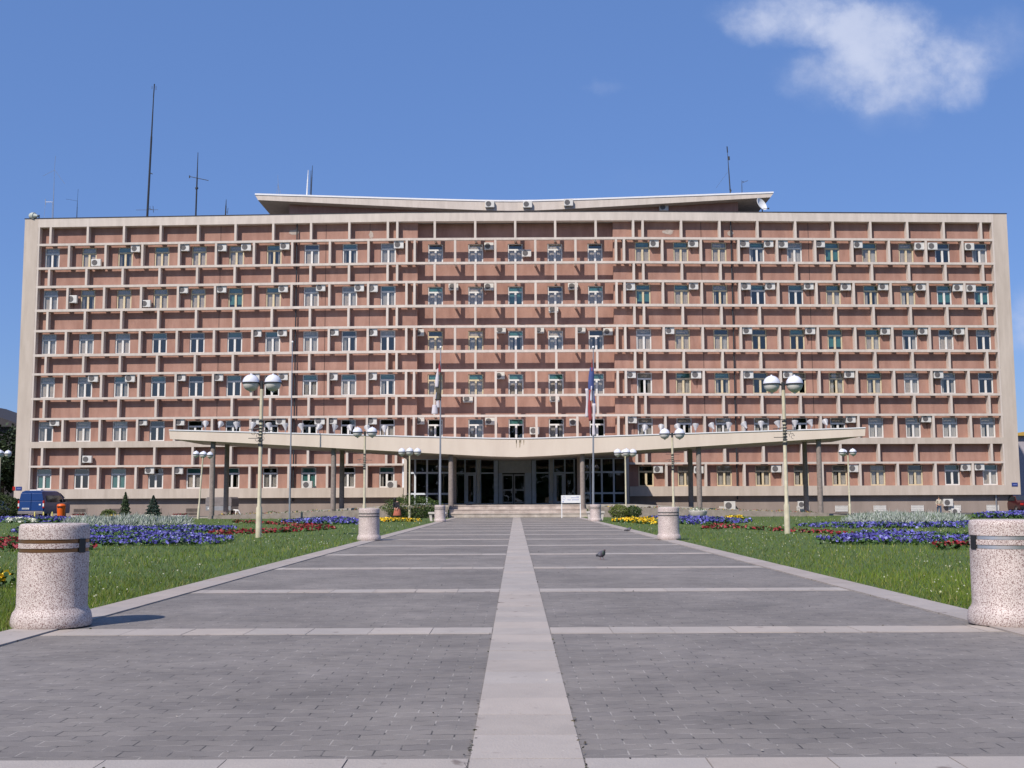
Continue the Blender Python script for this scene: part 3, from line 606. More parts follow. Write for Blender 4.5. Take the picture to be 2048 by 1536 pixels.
for k, (_, r, c) in enumerate(cand):
    ctr = 10 <= c < 15; z0, z1 = opening(r); h = z1 - z0; x = wx[c]
    cream = (r < 2 and c in CREAM) or (r in (2, 3) and c in (16, 17, 18, 19, 20, 21, 10, 11)) or (r == 5 and 14 < c < 23)
    if r == 3 and c in (18, 20, 21): cream = True
    loc = (x, (1.18 if ctr else .62) + bend(x), z0); rz = 0 if ctr else math.copysign(BR, x)
    fr, gl = mk_window(cream, h)
    w = WW / 2; zt = h * .71; lo, up = LOW[r][c], UPP[r][c]; extra = []
    jig = R.uniform(-.06, .06)
    if lo == 'g': extra.append(('net_curtain', pleat(-w, w, .02, zt, .14, .012), 'net'))
    if lo == 'c': extra.append(('curtain', pleat(-w, -.12 + jig, .02, zt), 'curt')); extra.append(('curtain', pleat(.14 + jig, w, .02, zt), 'curt'))
    if lo == 'h':
        if (r * 7 + c) % 2: extra.append(('curtain', pleat(.05 + jig, w, .02, zt), 'curt')); extra.append(('net_curtain', pleat(-w, 0, .02, zt, .14, .012), 'net'))
        else: extra.append(('curtain', pleat(-w, -.28 + jig, .02, zt), 'curt')); extra.append(('curtain', pleat(.34 + jig, w, .02, zt), 'curt'))
    if lo == 't': extra.append(('roller_blind', MB().box(-w, w, .10, .11, .3 if r < 5 else .05, zt), 'blind'))
    if up == 'g': extra.append(('net_curtain', pleat(-w, w, zt, h, .14, .012), 'net'))
    if up == 'T': extra.append(('roller_blind', MB().box(-w, w, .10, .11, zt + .03, h), 'blind'))
    if up == 'c': extra.append(('curtain', pleat(-w, w, zt, h), 'curt'))
    fm = M['yframe'] if cream else M['wframe']
    if k < 100:
        o = fr.build('window', fm, B, loc, rz)
        gl.build('pane', M['glass'], o)
        for nm, mb, mk in extra: mb.build(nm, M[mk], o)
    else:
        T = Matrix.Translation(loc) @ Matrix.Rotation(rz, 4, 'Z')
        ids = {'net': 3, 'curt': 4, 'blind': 5}
        for mb, mi in [(fr, 1 if cream else 0), (gl, 2)] + [(q, ids[mk]) for _, q, mk in extra]:
            mb.m = [mi] * len(mb.f); restf.add(mb, T)
tag(restf.build('windows', [M[k] for k in ('wframe', 'yframe', 'glass', 'net', 'curt', 'blind')], B), kind='stuff')
# --- basement windows
for k, x in enumerate([-v for v in winmid[2:]] + winmid[2:]):
    if k in (0, 1, 9): continue
    f = MB(); f.box(-.62, .62, -.02, .03, .42, .50); f.box(-.62, -.54, -.02, .03, .04, .42); f.box(.54, .62, -.02, .03, .04, .42)
    pos = k >= 8
    o = f.build('basement_window', M['plinth'], B, (x, .41 + bend(x), .22 + .0), math.copysign(BR, x))
    MB().box(-.54, .54, -.006, .006, -.1, .42).build('pane', M['black'], o)
    g = MB()
    for q in range(-5, 6): g.box(q * .1 - (.032 if pos else .018), q * .1 + (.032 if pos else .018), -.05, -.03, -.1, .42)
    for q in ((0.0, .14, .28) if pos else (.1,)): g.box(-.54, .54, -.028, -.008, q - .03, q + .03)
    g.build('grille', M['wframe'] if pos else M['plinth'], o)
# --- penthouse with butterfly roof
PYF, PYW = 2.4, 3.3
def pz(px, py): v = P(px, py, FY + PYF); return v.x, v.z
pt = [pz(510, 390), pz(1030, 403.5), pz(1547, 386.5)]; pb = [pz(516, 400), pz(1030, 421.5), pz(1541, 394.5)]
sag = lambda a, b, c, t: a if t == 0 else b
poly = [pb[0], pb[1], pb[2], pt[2], pt[1], pt[0]]
rf = MB()
def strip(a, b, n=12): return [(a[0] + (b[0] - a[0]) * k / n, a[1] + (b[1] - a[1]) * k / n) for k in range(n + 1)]
def curved(p, n=24, soft=.12):
    out = []
    for k in range(n + 1):
        x = p[0][0] + (p[2][0] - p[0][0]) * k / n
        t = (x - p[1][0]); L = (p[1][0] - p[0][0]) if t < 0 else (p[2][0] - p[1][0]); e = p[0][1] if t < 0 else p[2][1]
        u = abs(t) / L; u = max(0, (math.sqrt(u * u + soft ** 2) - soft) / (math.sqrt(1 + soft ** 2) - soft))
        out.append((x, p[1][1] + (e - p[1][1]) * u))
    return out
ct, cb_ = curved(pt), curved(pb)
for k in range(len(ct) - 1):
    rf.prism([cb_[k], cb_[k + 1], ct[k + 1], ct[k]], PYF, PYF + 9.5)
rf.build('penthouse_roof', M['conc'], B)
fl = MB()
for k in range(len(ct) - 1):
    a, b = ct[k], ct[k + 1]; fl.prism([(a[0], a[1] + .001), (b[0], b[1] + .001), (b[0], b[1] + .14), (a[0], a[1] + .14)], PYF - .05, PYF + 9.6)
fl.build('roof_flashing', M['flash'], B)
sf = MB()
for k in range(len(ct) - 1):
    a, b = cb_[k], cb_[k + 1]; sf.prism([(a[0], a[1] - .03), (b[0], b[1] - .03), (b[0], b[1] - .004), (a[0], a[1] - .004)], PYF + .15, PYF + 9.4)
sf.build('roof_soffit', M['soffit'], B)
xl, xr = P(579, 410, FY + PYW).x, P(1476, 410, FY + PYW).x
pwl = MB(); n = 16
for k in range(n):
    a = xl + (xr - xl) * k / n; b = xl + (xr - xl) * (k + 1) / n
    def zt_(x):
        for q in range(len(cb_) - 1):
            if cb_[q][0] <= x <= cb_[q + 1][0]:
                t = (x - cb_[q][0]) / (cb_[q + 1][0] - cb_[q][0]); return cb_[q][1] + t * (cb_[q + 1][1] - cb_[q][1]) - .035
        return cb_[0][1]
    pwl.prism([(a, ZP1 - .3), (b, ZP1 - .3), (b, zt_(b)), (a, zt_(a))], PYW, PYW + 7)
pwl.build('penthouse_wall', M['stucco'], B)
# --- rain pipes
for px, y in ((587, .32), (1471, .32)):
    x = P(px, 700, FY).x; p = MB(); p.cyl((x, y, ZG0 if False else 1.2), (x, y, ZP0), .06, n=10)
    p.build('drain_pipe', M['dark'], B, bend_=True)
x = P(2010, 1010, FY).x; MB().cyl((x, .3, 0), (x, .3, ZG0), .07, n=10).build('drain_pipe', M['steel'], B, bend_=True)
for px in (429, 646, 736, 1410, 1631):
    x = P(px, 680, FY).x; MB().box(x - .025, x + .025, .548, .558, ZB1, ZP0).build('expansion_joint', M['joint'], B, bend_=True)
# --- bare plaster patches on the top storey wall
for px, py, w, h in ((1337, 463, .55, .28), (1462, 464, .35, .28), (742, 469, .25, .4), (586, 462, .5, .3)):
    c = P(px, py, FY + .56); q = [(c.x + w * math.cos(t) * R.uniform(.6, 1), c.z + h * math.sin(t) * R.uniform(.6, 1)) for t in [k * math.pi / 8 for k in range(16)]]
    MB().prism(q, .545, .558).build('plaster_patch', M['patch'], B, bend_=True)
# --- name plates on both corners
for px, py in ((37, 977), (2030, 969)):
    c = P(px, py, FY + 1.4); o = MB().box(-.26, .26, -.03, -.004, -.16, .16).build('corner_plate', M['sblue'], B, (c.x, bend(c.x), c.z), math.copysign(BR, c.x), bevel=.008)
    t = MB()
    for k in range(6): t.box(-.16 + k * .055, -.12 + k * .055, -.034, -.0305, -.05, .01 + .02 * (k % 3))
    t.build('lettering', M['stext'], o)
c = P(27, 977, FY + 1.4); MB().box(-.1, .1, -.03, -.004, -.16, .16).build('wall_plate', M['red'], B, (c.x, bend(c.x), c.z))
# --- glazed entrance
E = .45; EZ0 = P(1030, 1008, FY + E).z; EZ1 = P(1030, 917, FY + E).z
def ex(px, d=E): return P(px, 980, FY + d).x
def ez(py, d=E): return P(1030, py, FY + d).z
def mull(name, xs, zsx, x0, x1, z0, z1, y, t=.075, fm='bframe', gm='eglass'):
    f = MB()
    zz = [z0] + list(zsx) + [z1]
    for x in xs: f.box(x - t, x + t, y, y + .1, z0, z1)
    xx = sorted(xs)
    for a, b in zip(xx, xx[1:]):
        for z in zz: f.box(a + t, b - t, y + .004, y + .096, max(z - t, z0), min(z + t, z1))
    o = f.build(name, M[fm], B)
    MB().face([(x0, y + .05, z0), (x1, y + .05, z0), (x1, y + .05, z1), (x0, y + .05, z1)]).build('pane', M[gm], o)
    return o
for a, b in ((806, 903), (1168, 1251)):
    xs = [ex(v) for v in ((806, 830, 854, 878, 903) if a < 1000 else (1168, 1181, 1204, 1228, 1251))]
    mull('entrance_glazing', xs, (ez(945), ez(987)), xs[0], xs[-1], EZ0, EZ1, E)
D2 = E + .9
for s in (0, 1):
    q = (lambda v: v) if s == 0 else (lambda v: 2060 - v)
    xs = sorted([ex(q(v), D2) for v in (911, 930, 953)])
    mull('entrance_glazing', xs, (ez(946, D2),), xs[0], xs[-1], EZ0, EZ1, D2, .065)
    a, b = sorted((ex(q(931), D2), ex(q(952), D2))); d = MB(); dz1 = ez(948, D2)
    d.box(a, a + .22, D2 - .06, D2 - .005, EZ0, dz1); d.box(b - .22, b, D2 - .06, D2 - .005, EZ0, dz1); d.box(a + .22, b - .22, D2 - .058, D2 - .006, EZ0, EZ0 + .2); d.box(a + .22, b - .22, D2 - .058, D2 - .006, dz1 - .12, dz1)
    d.build('side_door', M['bframe'], B)
    xs = sorted([ex(q(v), D2) for v in (961, 989)])
    mull('entrance_glazing', xs, (ez(946, D2),), xs[0], xs[-1], EZ0, EZ1, D2, .055)
    for lo_, hi_, mk in ((954, 960, 'lintel'), (990, 996, 'bframe')):
        a, b = sorted((ex(q(lo_), D2), ex(q(hi_), D2))); MB().box(a, b, D2 - .25, D2 + .1, EZ0, EZ1).build('entrance_pier', M[mk], B)
a, b = ex(997, D2), ex(1063, D2)
MB().box(a, b, D2 + .0, D2 + .1, ez(946, D2), EZ1).build('entrance_lintel', M['lintel'], B)
da, db = ex(1004.5, D2), ex(1050, D2); dz = ez(948.5, D2); mid = (da + db) / 2
MB().box(a, da, D2, D2 + .1, EZ0, ez(946, D2) - .002).build('door_side_panel', M['bframe'], B); MB().box(db, b, D2, D2 + .1, EZ0, ez(946, D2) - .002).build('door_side_panel', M['bframe'], B)
for x0, x1 in ((da, mid - .03), (mid + .03, db)):
    d = MB(); t = .09
    d.box(x0, x0 + t, D2 - .03, D2 + .04, EZ0, dz); d.box(x1 - t, x1, D2 - .03, D2 + .04, EZ0, dz)
    for z in (EZ0 + .12, ez(980, D2), dz - .06): d.box(x0 + t, x1 - t, D2 - .026, D2 + .036, z - .07, z + .06)
    o = d.build('entrance_door', M['steel'], B)
    MB().face([(x0, D2, EZ0), (x1, D2, EZ0), (x1, D2, dz), (x0, D2, dz)]).build('pane', M['eglass'], o)
    hx = x1 - .16 if x0 < mid - .2 else x0 + .16
    MB().box(hx - .02, hx + .02, D2 - .09, D2 - .04, EZ0 + .9, EZ0 + 1.3).build('door_handle', M['chrome'], o)
for s in (-1, 1):
    xa, xb = sorted((ex(903 if s < 0 else 1157), ex(911 if s < 0 else 1168))); MB().box(xa + .02, xb - .02, E + .1, D2 + .1, EZ0, EZ1).build('entrance_pier', M['plinth'], B)
    xx = s * 9.38; MB().box(min(xx, xx - s * .25), max(xx, xx - s * .25), .0, E + .4, -.005, ZB0 - .01).build('entrance_cheek', M['conc'], B)
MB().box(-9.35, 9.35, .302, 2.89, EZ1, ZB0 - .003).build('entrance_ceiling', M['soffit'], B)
MB().box(-9.3, 9.3, E + .12, 2.88, -.01, EZ0 - .004).build('entrance_floor', M['stone'], B)
# ------------------------------------------------------------------ entrance canopy (a thing: slab, flashing, columns)
CY = 79.5; CYB = 88.0
CN = empty('entrance_canopy', (0, CY, 0), label='cream V shaped entrance canopy on round grey columns', cat='canopy')
def cz(px, py): v = P(px, py, CY); return v.x, v.z
ctop = [cz(338, 861), cz(1032, 878), cz(1731, 856.5)]; cbot = [cz(340, 878), cz(1032, 914), cz(1730, 872)]
ct, cb_ = curved(ctop, 26, .06), curved(cbot, 26, .05)
m = MB()
for k in range(26): m.prism([cb_[k], cb_[k + 1], ct[k + 1], ct[k]], 0, .25)
m.build('fascia', M['canopy'], CN)
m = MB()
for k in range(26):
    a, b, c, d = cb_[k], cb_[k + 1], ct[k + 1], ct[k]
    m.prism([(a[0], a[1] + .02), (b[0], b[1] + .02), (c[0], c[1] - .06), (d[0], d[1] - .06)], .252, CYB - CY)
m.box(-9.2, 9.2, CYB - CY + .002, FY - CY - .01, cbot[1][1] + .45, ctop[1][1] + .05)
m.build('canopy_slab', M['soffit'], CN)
m = MB()
for k in range(26):
    a, b = ct[k], ct[k + 1]; m.prism([(a[0], a[1] + .002), (b[0], b[1] + .002), (b[0], b[1] + .075), (a[0], a[1] + .075)], -.05, CYB - CY + .05)
m.build('flashing', M['flash'], CN)
# rust streaks run down the fascia at the fold
rs = MB()
for k in range(7):
    x = ctop[1][0] + .15 + R.gauss(0.2, .30); z1 = ctop[1][1] - .08; l = R.uniform(.2, .6); w = R.uniform(.02, .05)
    rs.prism([(x - w, z1), (x - w * .3, z1 - l), (x + w * .4, z1 - l * .9), (x + w, z1)], -.004, -.001)
rs.build('rust_streak', mat('rust_stain', (.52, .42, .30), .9, .25), CN)
def cbz(x):
    for q in range(26):
        if cb_[q][0] <= x <= cb_[q + 1][0]:
            t = (x - cb_[q][0]) / (cb_[q + 1][0] - cb_[q][0]); return cb_[q][1] + t * (cb_[q + 1][1] - cb_[q][1])
    return cb_[0][1]
def ctz(x):
    for q in range(26):
        if ct[q][0] <= x <= ct[q + 1][0]:
            t = (x - ct[q][0]) / (ct[q + 1][0] - ct[q][0]); return ct[q][1] + t * (ct[q + 1][1] - ct[q][1])
    return ct[0][1]
for px in (425, 667, 902, 1165, 1398, 1639):
    for dy in (.6, 4.5):
        x = P(px, 950, CY + .6).x
        MB().cyl((x, dy, -.02), (x, dy, cbz(x) + .05), .19, .175, 20).build('column', M['column'], CN, smooth=True)

M['rwall2'] = mat('pale_ramp_paving', (.46, .41, .37), .9, .12)
# ------------------------------------------------------------------ ramp with its stone walls, platform, steps
RP = empty('carriage_ramp', (0, 78, 0), label='low stone walled carriage ramp rising from both sides to the entrance', cat='ramp')
zl = P(800, 1017, 78).z; ze = P(420, 1030, 78).z
prof = [(-21.3, -.01), (-21.3, ze - .05), (-8.0, zl), (-4.75, zl + .1), (-4.75, -.01)]
MB().prism(prof, 0, .35).build('ramp_wall', M['rwall'], RP); MB().prism([(-x + .2, z) for x, z in prof], 0, .35).build('ramp_wall', M['rwall'], RP)
MB().prism([(-24, -.01), (-24, .01), (-8.6, EZ0 - .02), (8.6, EZ0 - .02), (24, .01), (24, -.01)], 4.0, 15.6).build('ramp_deck', M['rwall2'], RP)
MB().prism([(-21.2, -.01), (-21.2, .08), (-8, .5), (-4.76, .55), (-4.76, -.01)], .352, 3.99).build('planting_soil', M['soil'], RP); MB().prism([(21.4, -.01), (21.4, .08), (8, .5), (4.96, .55), (4.96, -.01)], .352, 3.99).build('planting_soil', M['soil'], RP)
s_ = MB(); hs = .846 / 3
for k in range(3): s_.box(-4.74, 4.94, .9 + k * .8, 3.995, k * hs + .001, (k + 1) * hs - .055).box(-4.745, 4.945, .87 + k * .8, 3.99, (k + 1) * hs - .053, (k + 1) * hs - .004)
s_.build('entrance_steps', M['stone'], RP)
n = 2600; xs = np.where(NR.random(n) < .5, NR.uniform(-21, -5, n), NR.uniform(5.2, 21, n)); ys = NR.uniform(.4, 2.6, n); zt = .08 + (21.2 - np.abs(xs)) / 13.2 * .42; zt = np.minimum(zt, .55)
hh = .16 + .14 * np.sin(xs * 2.1) ** 2
C = np.c_[xs, ys, zt + NR.uniform(0, 1, n) * hh]
V, F, Cc = leaf_quads(C, .13, pick(((.05, .09, .03), (.08, .12, .05), (.22, .26, .18), (.30, .06, .05), (.5, .36, .05)), n, .25), .2)
tag(fast_mesh('ramp_planting', V, F, Cc, M['petal'], None, (0, 78, 0)), 'low mixed planting along the top of the ramp walls', 'ground cover', kind='stuff')

# ------------------------------------------------------------------ terrazzo litter bins along the path
def make_bin(band):
    o = empty('litter_bin')
    pr = [(0, 0), (.335, 0), (.343, .015), (.344, .05), (.338, .09), (.328, .125), (.310, .148), (.300, .175), (.300, .655), (.286, .658), (.286, .690), (.300, .693), (.300, .735), (.286, .738), (.286, .770), (.300, .773), (.300, .86), (.296, .888), (.285, .905), (.26, .91), (.0, .912)]
    MB().lathe(pr, 64).build('body', M['terr'], o, smooth=True, autos=50)
    for z0, z1 in ((.659, .689), (.739, .769)):
        MB().lathe([(.2865, z0), (.2945, z0 + .001), (.2945, z1 - .001), (.2865, z1)], 64).build('band', band, o, smooth=True)
    return o
BINS = [(-4.215, 10.25, 'copper', 'large speckled bin with brown bands at the left edge, nearest the camera'), (4.305, 10.1, 'chrome', 'large speckled bin with shiny steel bands cut by right frame edge'),
        (-4.27, 32.6, 'acdark', 'mid sized speckled bin left of the path, second from the camera'), (4.29, 32.2, 'acdark', 'mid sized speckled bin right of the path, second from the camera'),
        (-4.25, 62.6, 'acdark', 'far small speckled bin by the bench left of the entrance steps'), (4.33, 62.3, 'acdark', 'far small speckled bin by the bench right of the entrance steps')]
for x, y, b, lb in BINS:
    o = make_bin(M[b]); o.location = (x, y, .012); tag(o, lb, 'litter bin', 'speckled litter bins along the path')
    if b in ('copper', 'chrome'):
        a0 = -.30 if b == 'copper' else math.pi + .12
        MB().box(-.04, .04, -.012, .008, .65, .775).build('opening', M['black'], o, (.293 * math.cos(a0), .293 * math.sin(a0), 0), a0 + math.pi / 2)
# ------------------------------------------------------------------ stone benches
def bench(px, lb):
    x, y = P(px, 1040, 65).x, 65.0
    o = empty('stone_bench', (x, y, 0), label=lb, cat='bench', group='stone benches by the entrance')
    MB().box(-.52, .52, -.25, .25, .40, .52).build('seat', M['slab2'], o, bevel=.02)
    for s in (-1, 1): MB().prism([(s * .34 - .07, 0), (s * .34 + .07, 0), (s * .40 + .07, .399), (s * .40 - .07, .399)], -.2, .2).build('leg', M['slab2'], o)
M['slab2'] = mat('pale_bench_stone', (.60, .55, .50), .8, .12)
bench(875, 'pale stone bench left of the path, beside far left bin'); bench(1191, 'pale stone bench right of the path, beside far right bin')

# ------------------------------------------------------------------ lamp posts
def ball(mb_up, mb_ring, mb_low, c, r):
    up = [(r * math.cos(t), r * math.sin(t) * .98) for t in [k * math.pi / 2 / 10 for k in range(11)]]
    mb_up.lathe([(r * 1.0, .012)] + [(a, b + .012) for a, b in up[1:-1]] + [(.03, r + .008), (.026, r + .035), (0, r + .037)], 28, c)
    mb_ring.lathe([(r * .97, .014), (r * 1.06, .014), (r * 1.06, -.022), (r * .97, -.022)], 28, c)
    mb_low.lathe([(r * .95 * math.cos(t), -.024 - r * .92 * math.sin(t)) for t in [k * math.pi / 2 / 8 for k in range(8)]] + [(.05, -.024 - r * .92), (.04, -.06 - r * .92), (0, -.06 - r * .92)], 28, c)
def lamp(base, H, angs, arm, r, lb, orn=True, lean=0.0, gr='globe lamp posts on the lawns', rz=0):
    o = empty('lamp_post', base, rz, lb, 'street lamp', gr); o.rotation_euler = (0, lean, rz)
    hz = H - r - .02
    p = MB(); s = H / 5.2
    p.lathe([(0, -.05), (.095 * s, -.05), (.095 * s, .92 * s), (.062 * s, 1.0 * s), (.058 * s, hz - .1), (0, hz - .1)], 20); p.build('post', M['post'], o, smooth=True)
    a = MB(); a.cyl((0, 0, hz - .2), (0, 0, hz + .06), .06 * s, n=12)
    for t in angs: a.cyl((0, 0, hz - .04), (math.cos(t) * (arm - r * .9), math.sin(t) * (arm - r * .9), hz - .01), .032, .026, 8)
    a.build('arm', M['dark'], o)
    for t in angs:
        c = (math.cos(t) * arm, math.sin(t) * arm, hz); u, g, l = MB(), MB(), MB(); ball(u, g, l, c, r)
        q = u.build('globe', M['globe'], o, smooth=True); g.build('ring', M['dark'], q, smooth=True); l.build('bowl', M['bowl'], q, smooth=True)
    if orn:
        w = MB()
        def rod(z, x0, x1, tl=0.0): w.cyl((x0, -.07, z - tl), (x1, -.09, z + tl), .012, n=5)
        z0 = H * .66
        rod(z0 + .30, -.38, .36, .0); rod(z0, -.40, -.05, .02); rod(z0 - .05, .06, .42); rod(z0 - .3, -.38, .0, .0)
        for q in range(6):
            cx, czz, rr = R.uniform(-.28, .28), z0 - R.uniform(0, .35), R.uniform(.04, .09); a0 = R.uniform(0, 6)
            pts = [(cx + rr * math.cos(a0 + k * .7), -.08, czz + rr * math.sin(a0 + k * .7)) for k in range(7)]; w.tube(pts, .007, 4)
        for z in (z0 + .22, z0 - .55): w.lathe([(.062, z), (.078, z), (.078, z + .05), (.062, z + .05)], 10)
        for q in range(7): w.box(-.075, .075, -.075, -.062, z0 - .5 + q * .1, z0 - .46 + q * .1)
        w.build('ornament_bracket', M['dark'], o)
    return o
pi = math.pi
def gp(px, py): v = G(px, py); return (v.x, v.y, 0)
lamp(gp(517, 1075), 5.22, (pi, 0), .355, .268, 'tall cream lamp post with two globes on the left lawn, nearest one', lean=.004)
lamp(gp(1575, 1067), 5.30, (pi, 0), .385, .282, 'tall cream lamp post with two globes on the right lawn, nearest one')
a = P(729, 960, 61.3); lamp((a.x, 61.3, 0), 5.18, (pi, 0), .40, .27, 'cream two globe lamp post behind the second left bin')
a = P(1346, 960, 60.5); lamp((a.x, 60.5, 0), 4.98, (pi, 0), .40, .28, 'cream two globe lamp post behind the second right bin')
a = P(819, 1000, 76.5); lamp((a.x, 76.5, 0), 4.75, (pi + .1, .1, -pi / 2 + .1, pi / 2 + .1), .53, .25, 'thin cream lamp post with clustered globes before the clipped shrub', orn=False)
a = P(1252, 1000, 77); lamp((a.x, 77, 0), 4.65, (pi + .1, .1, -pi / 2 + .05, pi / 2), .53, .26, 'thin cream lamp post with clustered globes right of the entrance', orn=False)
a = P(397, 1000, 77); lamp((a.x, 77, 0), 4.62, (pi + .35, .35, -pi / 2 + .35, pi / 2 + .35), .46, .215, 'leaning thin lamp post with four globes left of canopy columns', orn=False, lean=.055)
a = P(1699, 1000, 77); lamp((a.x, 77, 0), 4.58, (pi + .35, .4, -pi / 2 + .5, pi / 2 + .3), .46, .225, 'thin lamp post with four globes beside the right canopy tip', orn=False)
a = P(-3, 1000, 74); lamp((a.x, 74, 0), 4.62, (pi + .35, .35, -pi / 2 + .35, pi / 2 + .35), .46, .225, 'lamp globes cut by the left frame edge near the dark trees', orn=False)

# ------------------------------------------------------------------ flagpoles and hanging flags
def pole(px0, py1, Y, px1, lb, r=.055):
    a = P(px0, 1036, Y); t = P(px1, py1, Y)
    o = empty('flagpole', (a.x, Y, 0), label=lb, cat='flagpole', group='flagpoles before the office building')
    dx = t.x - a.x; MB().cyl((0, 0, -.02), (dx * .35, 0, t.z * .35), r * 1.25, r * 1.1, 12).cyl((dx * .35, 0, t.z * .35), (dx, 0, t.z), r * 1.0, r * .5, 12).build('mast', M['steel'], o, smooth=True)
    MB().lathe([(0, 0), (.06, .02), (.075, .08), (.05, .14), (0, .16)], 12, (dx, 0, t.z)).build('finial', M['white'], o, smooth=True)
    return o, a, t, dx
f1 = pole(880, 697, 66.5, 881.5, 'silver flagpole with a dark limp flag, left of the entrance steps'); f2 = pole(1186.5, 697, 66.5, 1186.5, 'silver flagpole with red blue white flag, right of entrance steps'); pole(579, 686, 77.0, 585, 'bare silver pole between canopy columns on the left')
def flag(pole_, lb, cols, zt, zb, wid, side):
    """cloth hanging down the mast in tight folds; stripes run along the folds"""
    o, a, t, dx = pole_
    x0 = a.x + dx * .8; root = empty('flag', (x0, 66.5, zb), label=lb, cat='flag', group='flags hanging limp on the flagpoles')
    L = zt - zb; seg = 24
    for k, (mk, u0, u1, z0, z1, ya) in enumerate(cols):
        m = MB(); nn = 14
        for q in range(nn):
            pts = []
            za, zb_ = z0 + (z1 - z0) * q / nn, z0 + (z1 - z0) * (q + 1) / nn
            for zz, uu in ((za, 0), (za, 1), (zb_, 1), (zb_, 0)):
                v = zz / L; tp = 1 - .75 * max(0, (v - .55) / .45); u = u0 + (u1 - u0) * uu
                pts.append((side * (.03 + (u * wid) * tp) + .03 * math.sin(v * 11 + u * 4), ya + .05 * math.sin(u * 14 + v * 3), zz))
            m.face(pts)
        ob = m.build('flag_stripe', M[mk], root, smooth=True); sm = ob.modifiers.new('thick', 'SOLIDIFY'); sm.thickness = .012
za = P(1186, 718, 66.5).z; zb = P(1186, 842, 66.5).z; L = za - zb
flag(f2, 'red, blue and white flag hanging limp on the right flagpole', [('fred', -.1, .25, L * .80, L, -.06), ('fblue', -.2, .72, L * .50, L * .86, -.05), ('fwhite', .0, .35, L * .32, L * .56, -.13), ('fwhite', .62, 1.05, L * .06, L * .52, -.03), ('fred', .25, .66, .0, L * .5, -.075), ('fblue', -.25, .05, L * .1, L * .5, -.02), ('fwhite', -.3, .1, -.9, L * .28, -.10)], za, zb, .42, -1)
za = P(880, 722, 66.5).z; zb = P(880, 828, 66.5).z; L = za - zb
flag(f1, 'dark red, white and green flag hanging limp on the left flagpole', [('fred', -.15, .45, L * .78, L, -.06), ('fwhite', .35, .85, L * .50, L * .86, -.09), ('fdark', -.1, .8, L * .26, L * .62, -.05), ('fwhite', .5, .75, L * .28, L * .40, -.12), ('fwhite', .15, .55, L * .12, L * .27, -.08), ('fwhite', .45, 1.3, .0, L * .17, -.06), ('fdark', -.2, .2, L * .3, L * .8, -.02)], za, zb, .36, -1)

# ------------------------------------------------------------------ notice board
a = P(1142, 1030, 75.0); SB = empty('notice_board', (a.x, 75.0, 0), label='white notice board on two legs before the entrance steps', cat='sign')
x0, x1 = P(1122.5, 1000, 75).x - a.x, P(1161.5, 1000, 75).x - a.x; zt, zb = P(1142, 990.5, 75).z, P(1142, 1006, 75).z
MB().box(x0, x1, -.02, .02, zb, zt).build('panel', M['white'], SB, bevel=.006)
for x in (x0 + .03, x1 - .03): MB().box(x - .03, x + .03, .022, .07, 0, zt - .05).build('leg', M['white'], SB)
t = MB(); W = x1 - x0; Hh = zt - zb
def line(u0, u1, v, h):
    u = u0
    while u < u1:
        w = R.uniform(.010, .02); t.box(x0 + u * W, x0 + min(u + w, u1) * W, -.026, -.0205, zb + (v - h / 2) * Hh, zb + (v + h / 2 * R.uniform(.5, 1)) * Hh); u += w + .007
line(.76, .90, .83, .05); line(.49, .90, .69, .09); line(.32, .48, .42, .09); line(.54, .90, .42, .09)
t.box(x0 + .06 * W, x0 + .13 * W, -.026, -.0205, zb + .12 * Hh, zb + .22 * Hh)
t.lathe([(.055, -.003), (.075, -.003), (.075, .003), (.055, .003)], 14, (0, 0, 0)) if False else None
for k in range(12):
    q = k * pi / 6; t.box(x0 + .14 * W + .075 * math.cos(q) - .014, x0 + .14 * W + .075 * math.cos(q) + .014, -.026, -.0205, zb + .62 * Hh + .11 * math.sin(q) - .014, zb + .62 * Hh + .11 * math.sin(q) + .014)
t.build('printed_lines', M['stext'], SB)

# ------------------------------------------------------------------ floodlights on the canopy roof
def make_flood():
    o = empty('floodlight')
    MB().lathe([(0, -.22), (.05, -.2), (.075, -.08), (.15, .08), (.19, .17), (.185, .20), (.13, .21)], 18).build('reflector', M['globe2'], o, (0, 0, .36), smooth=True)
    MB().lathe([(0, .205), (.10, .204), (.131, .2)], 18).build('lens', M['bowl'], o, (0, 0, .36), smooth=True)
    MB().cyl((0, 0, 0), (0, 0, .18), .03, n=8).box(-.09, .09, -.06, .06, -.06, .02).build('stem', M['steel'], o)
    return o
M['globe2'] = mat('floodlight_grey_white', (.46, .45, .45), .4, .08)
FLp = [411, 440, 473, 505, 538, 571, 603, 637, 669, 701, 735, 769]; FRp = [1652, 1622, 1590, 1556, 1522, 1490, 1457, 1425, 1391, 1356, 1322, 1289]
ORD = ['first', 'second', 'third', 'fourth', 'fifth', 'sixth', 'seventh', 'eighth', 'ninth', 'tenth', 'eleventh', 'twelfth']
proto = make_flood(); first = True
for side, lst in (('left', FLp), ('right', FRp)):
    for k, px in enumerate(lst):
        o = proto if first else copy_tree(proto); first = False
        x = P(px, 850, CY + 1.2).x; o.location = (x, CY + 1.2, ctz(x) + .10)
        tx, tz = R.uniform(-.35, .35), R.uniform(-.5, .5)
        for ch in o.children:
            if ch.name.startswith(('reflector', 'lens')): ch.rotation_euler = (-.45 + tx, tz * .9, 0)
        o.scale = (1.2, 1.2, 1.2); tag(o, f'pale pear shaped floodlight, {ORD[k]} from the {side} tip of the canopy', 'floodlight', 'floodlights along the canopy roof')

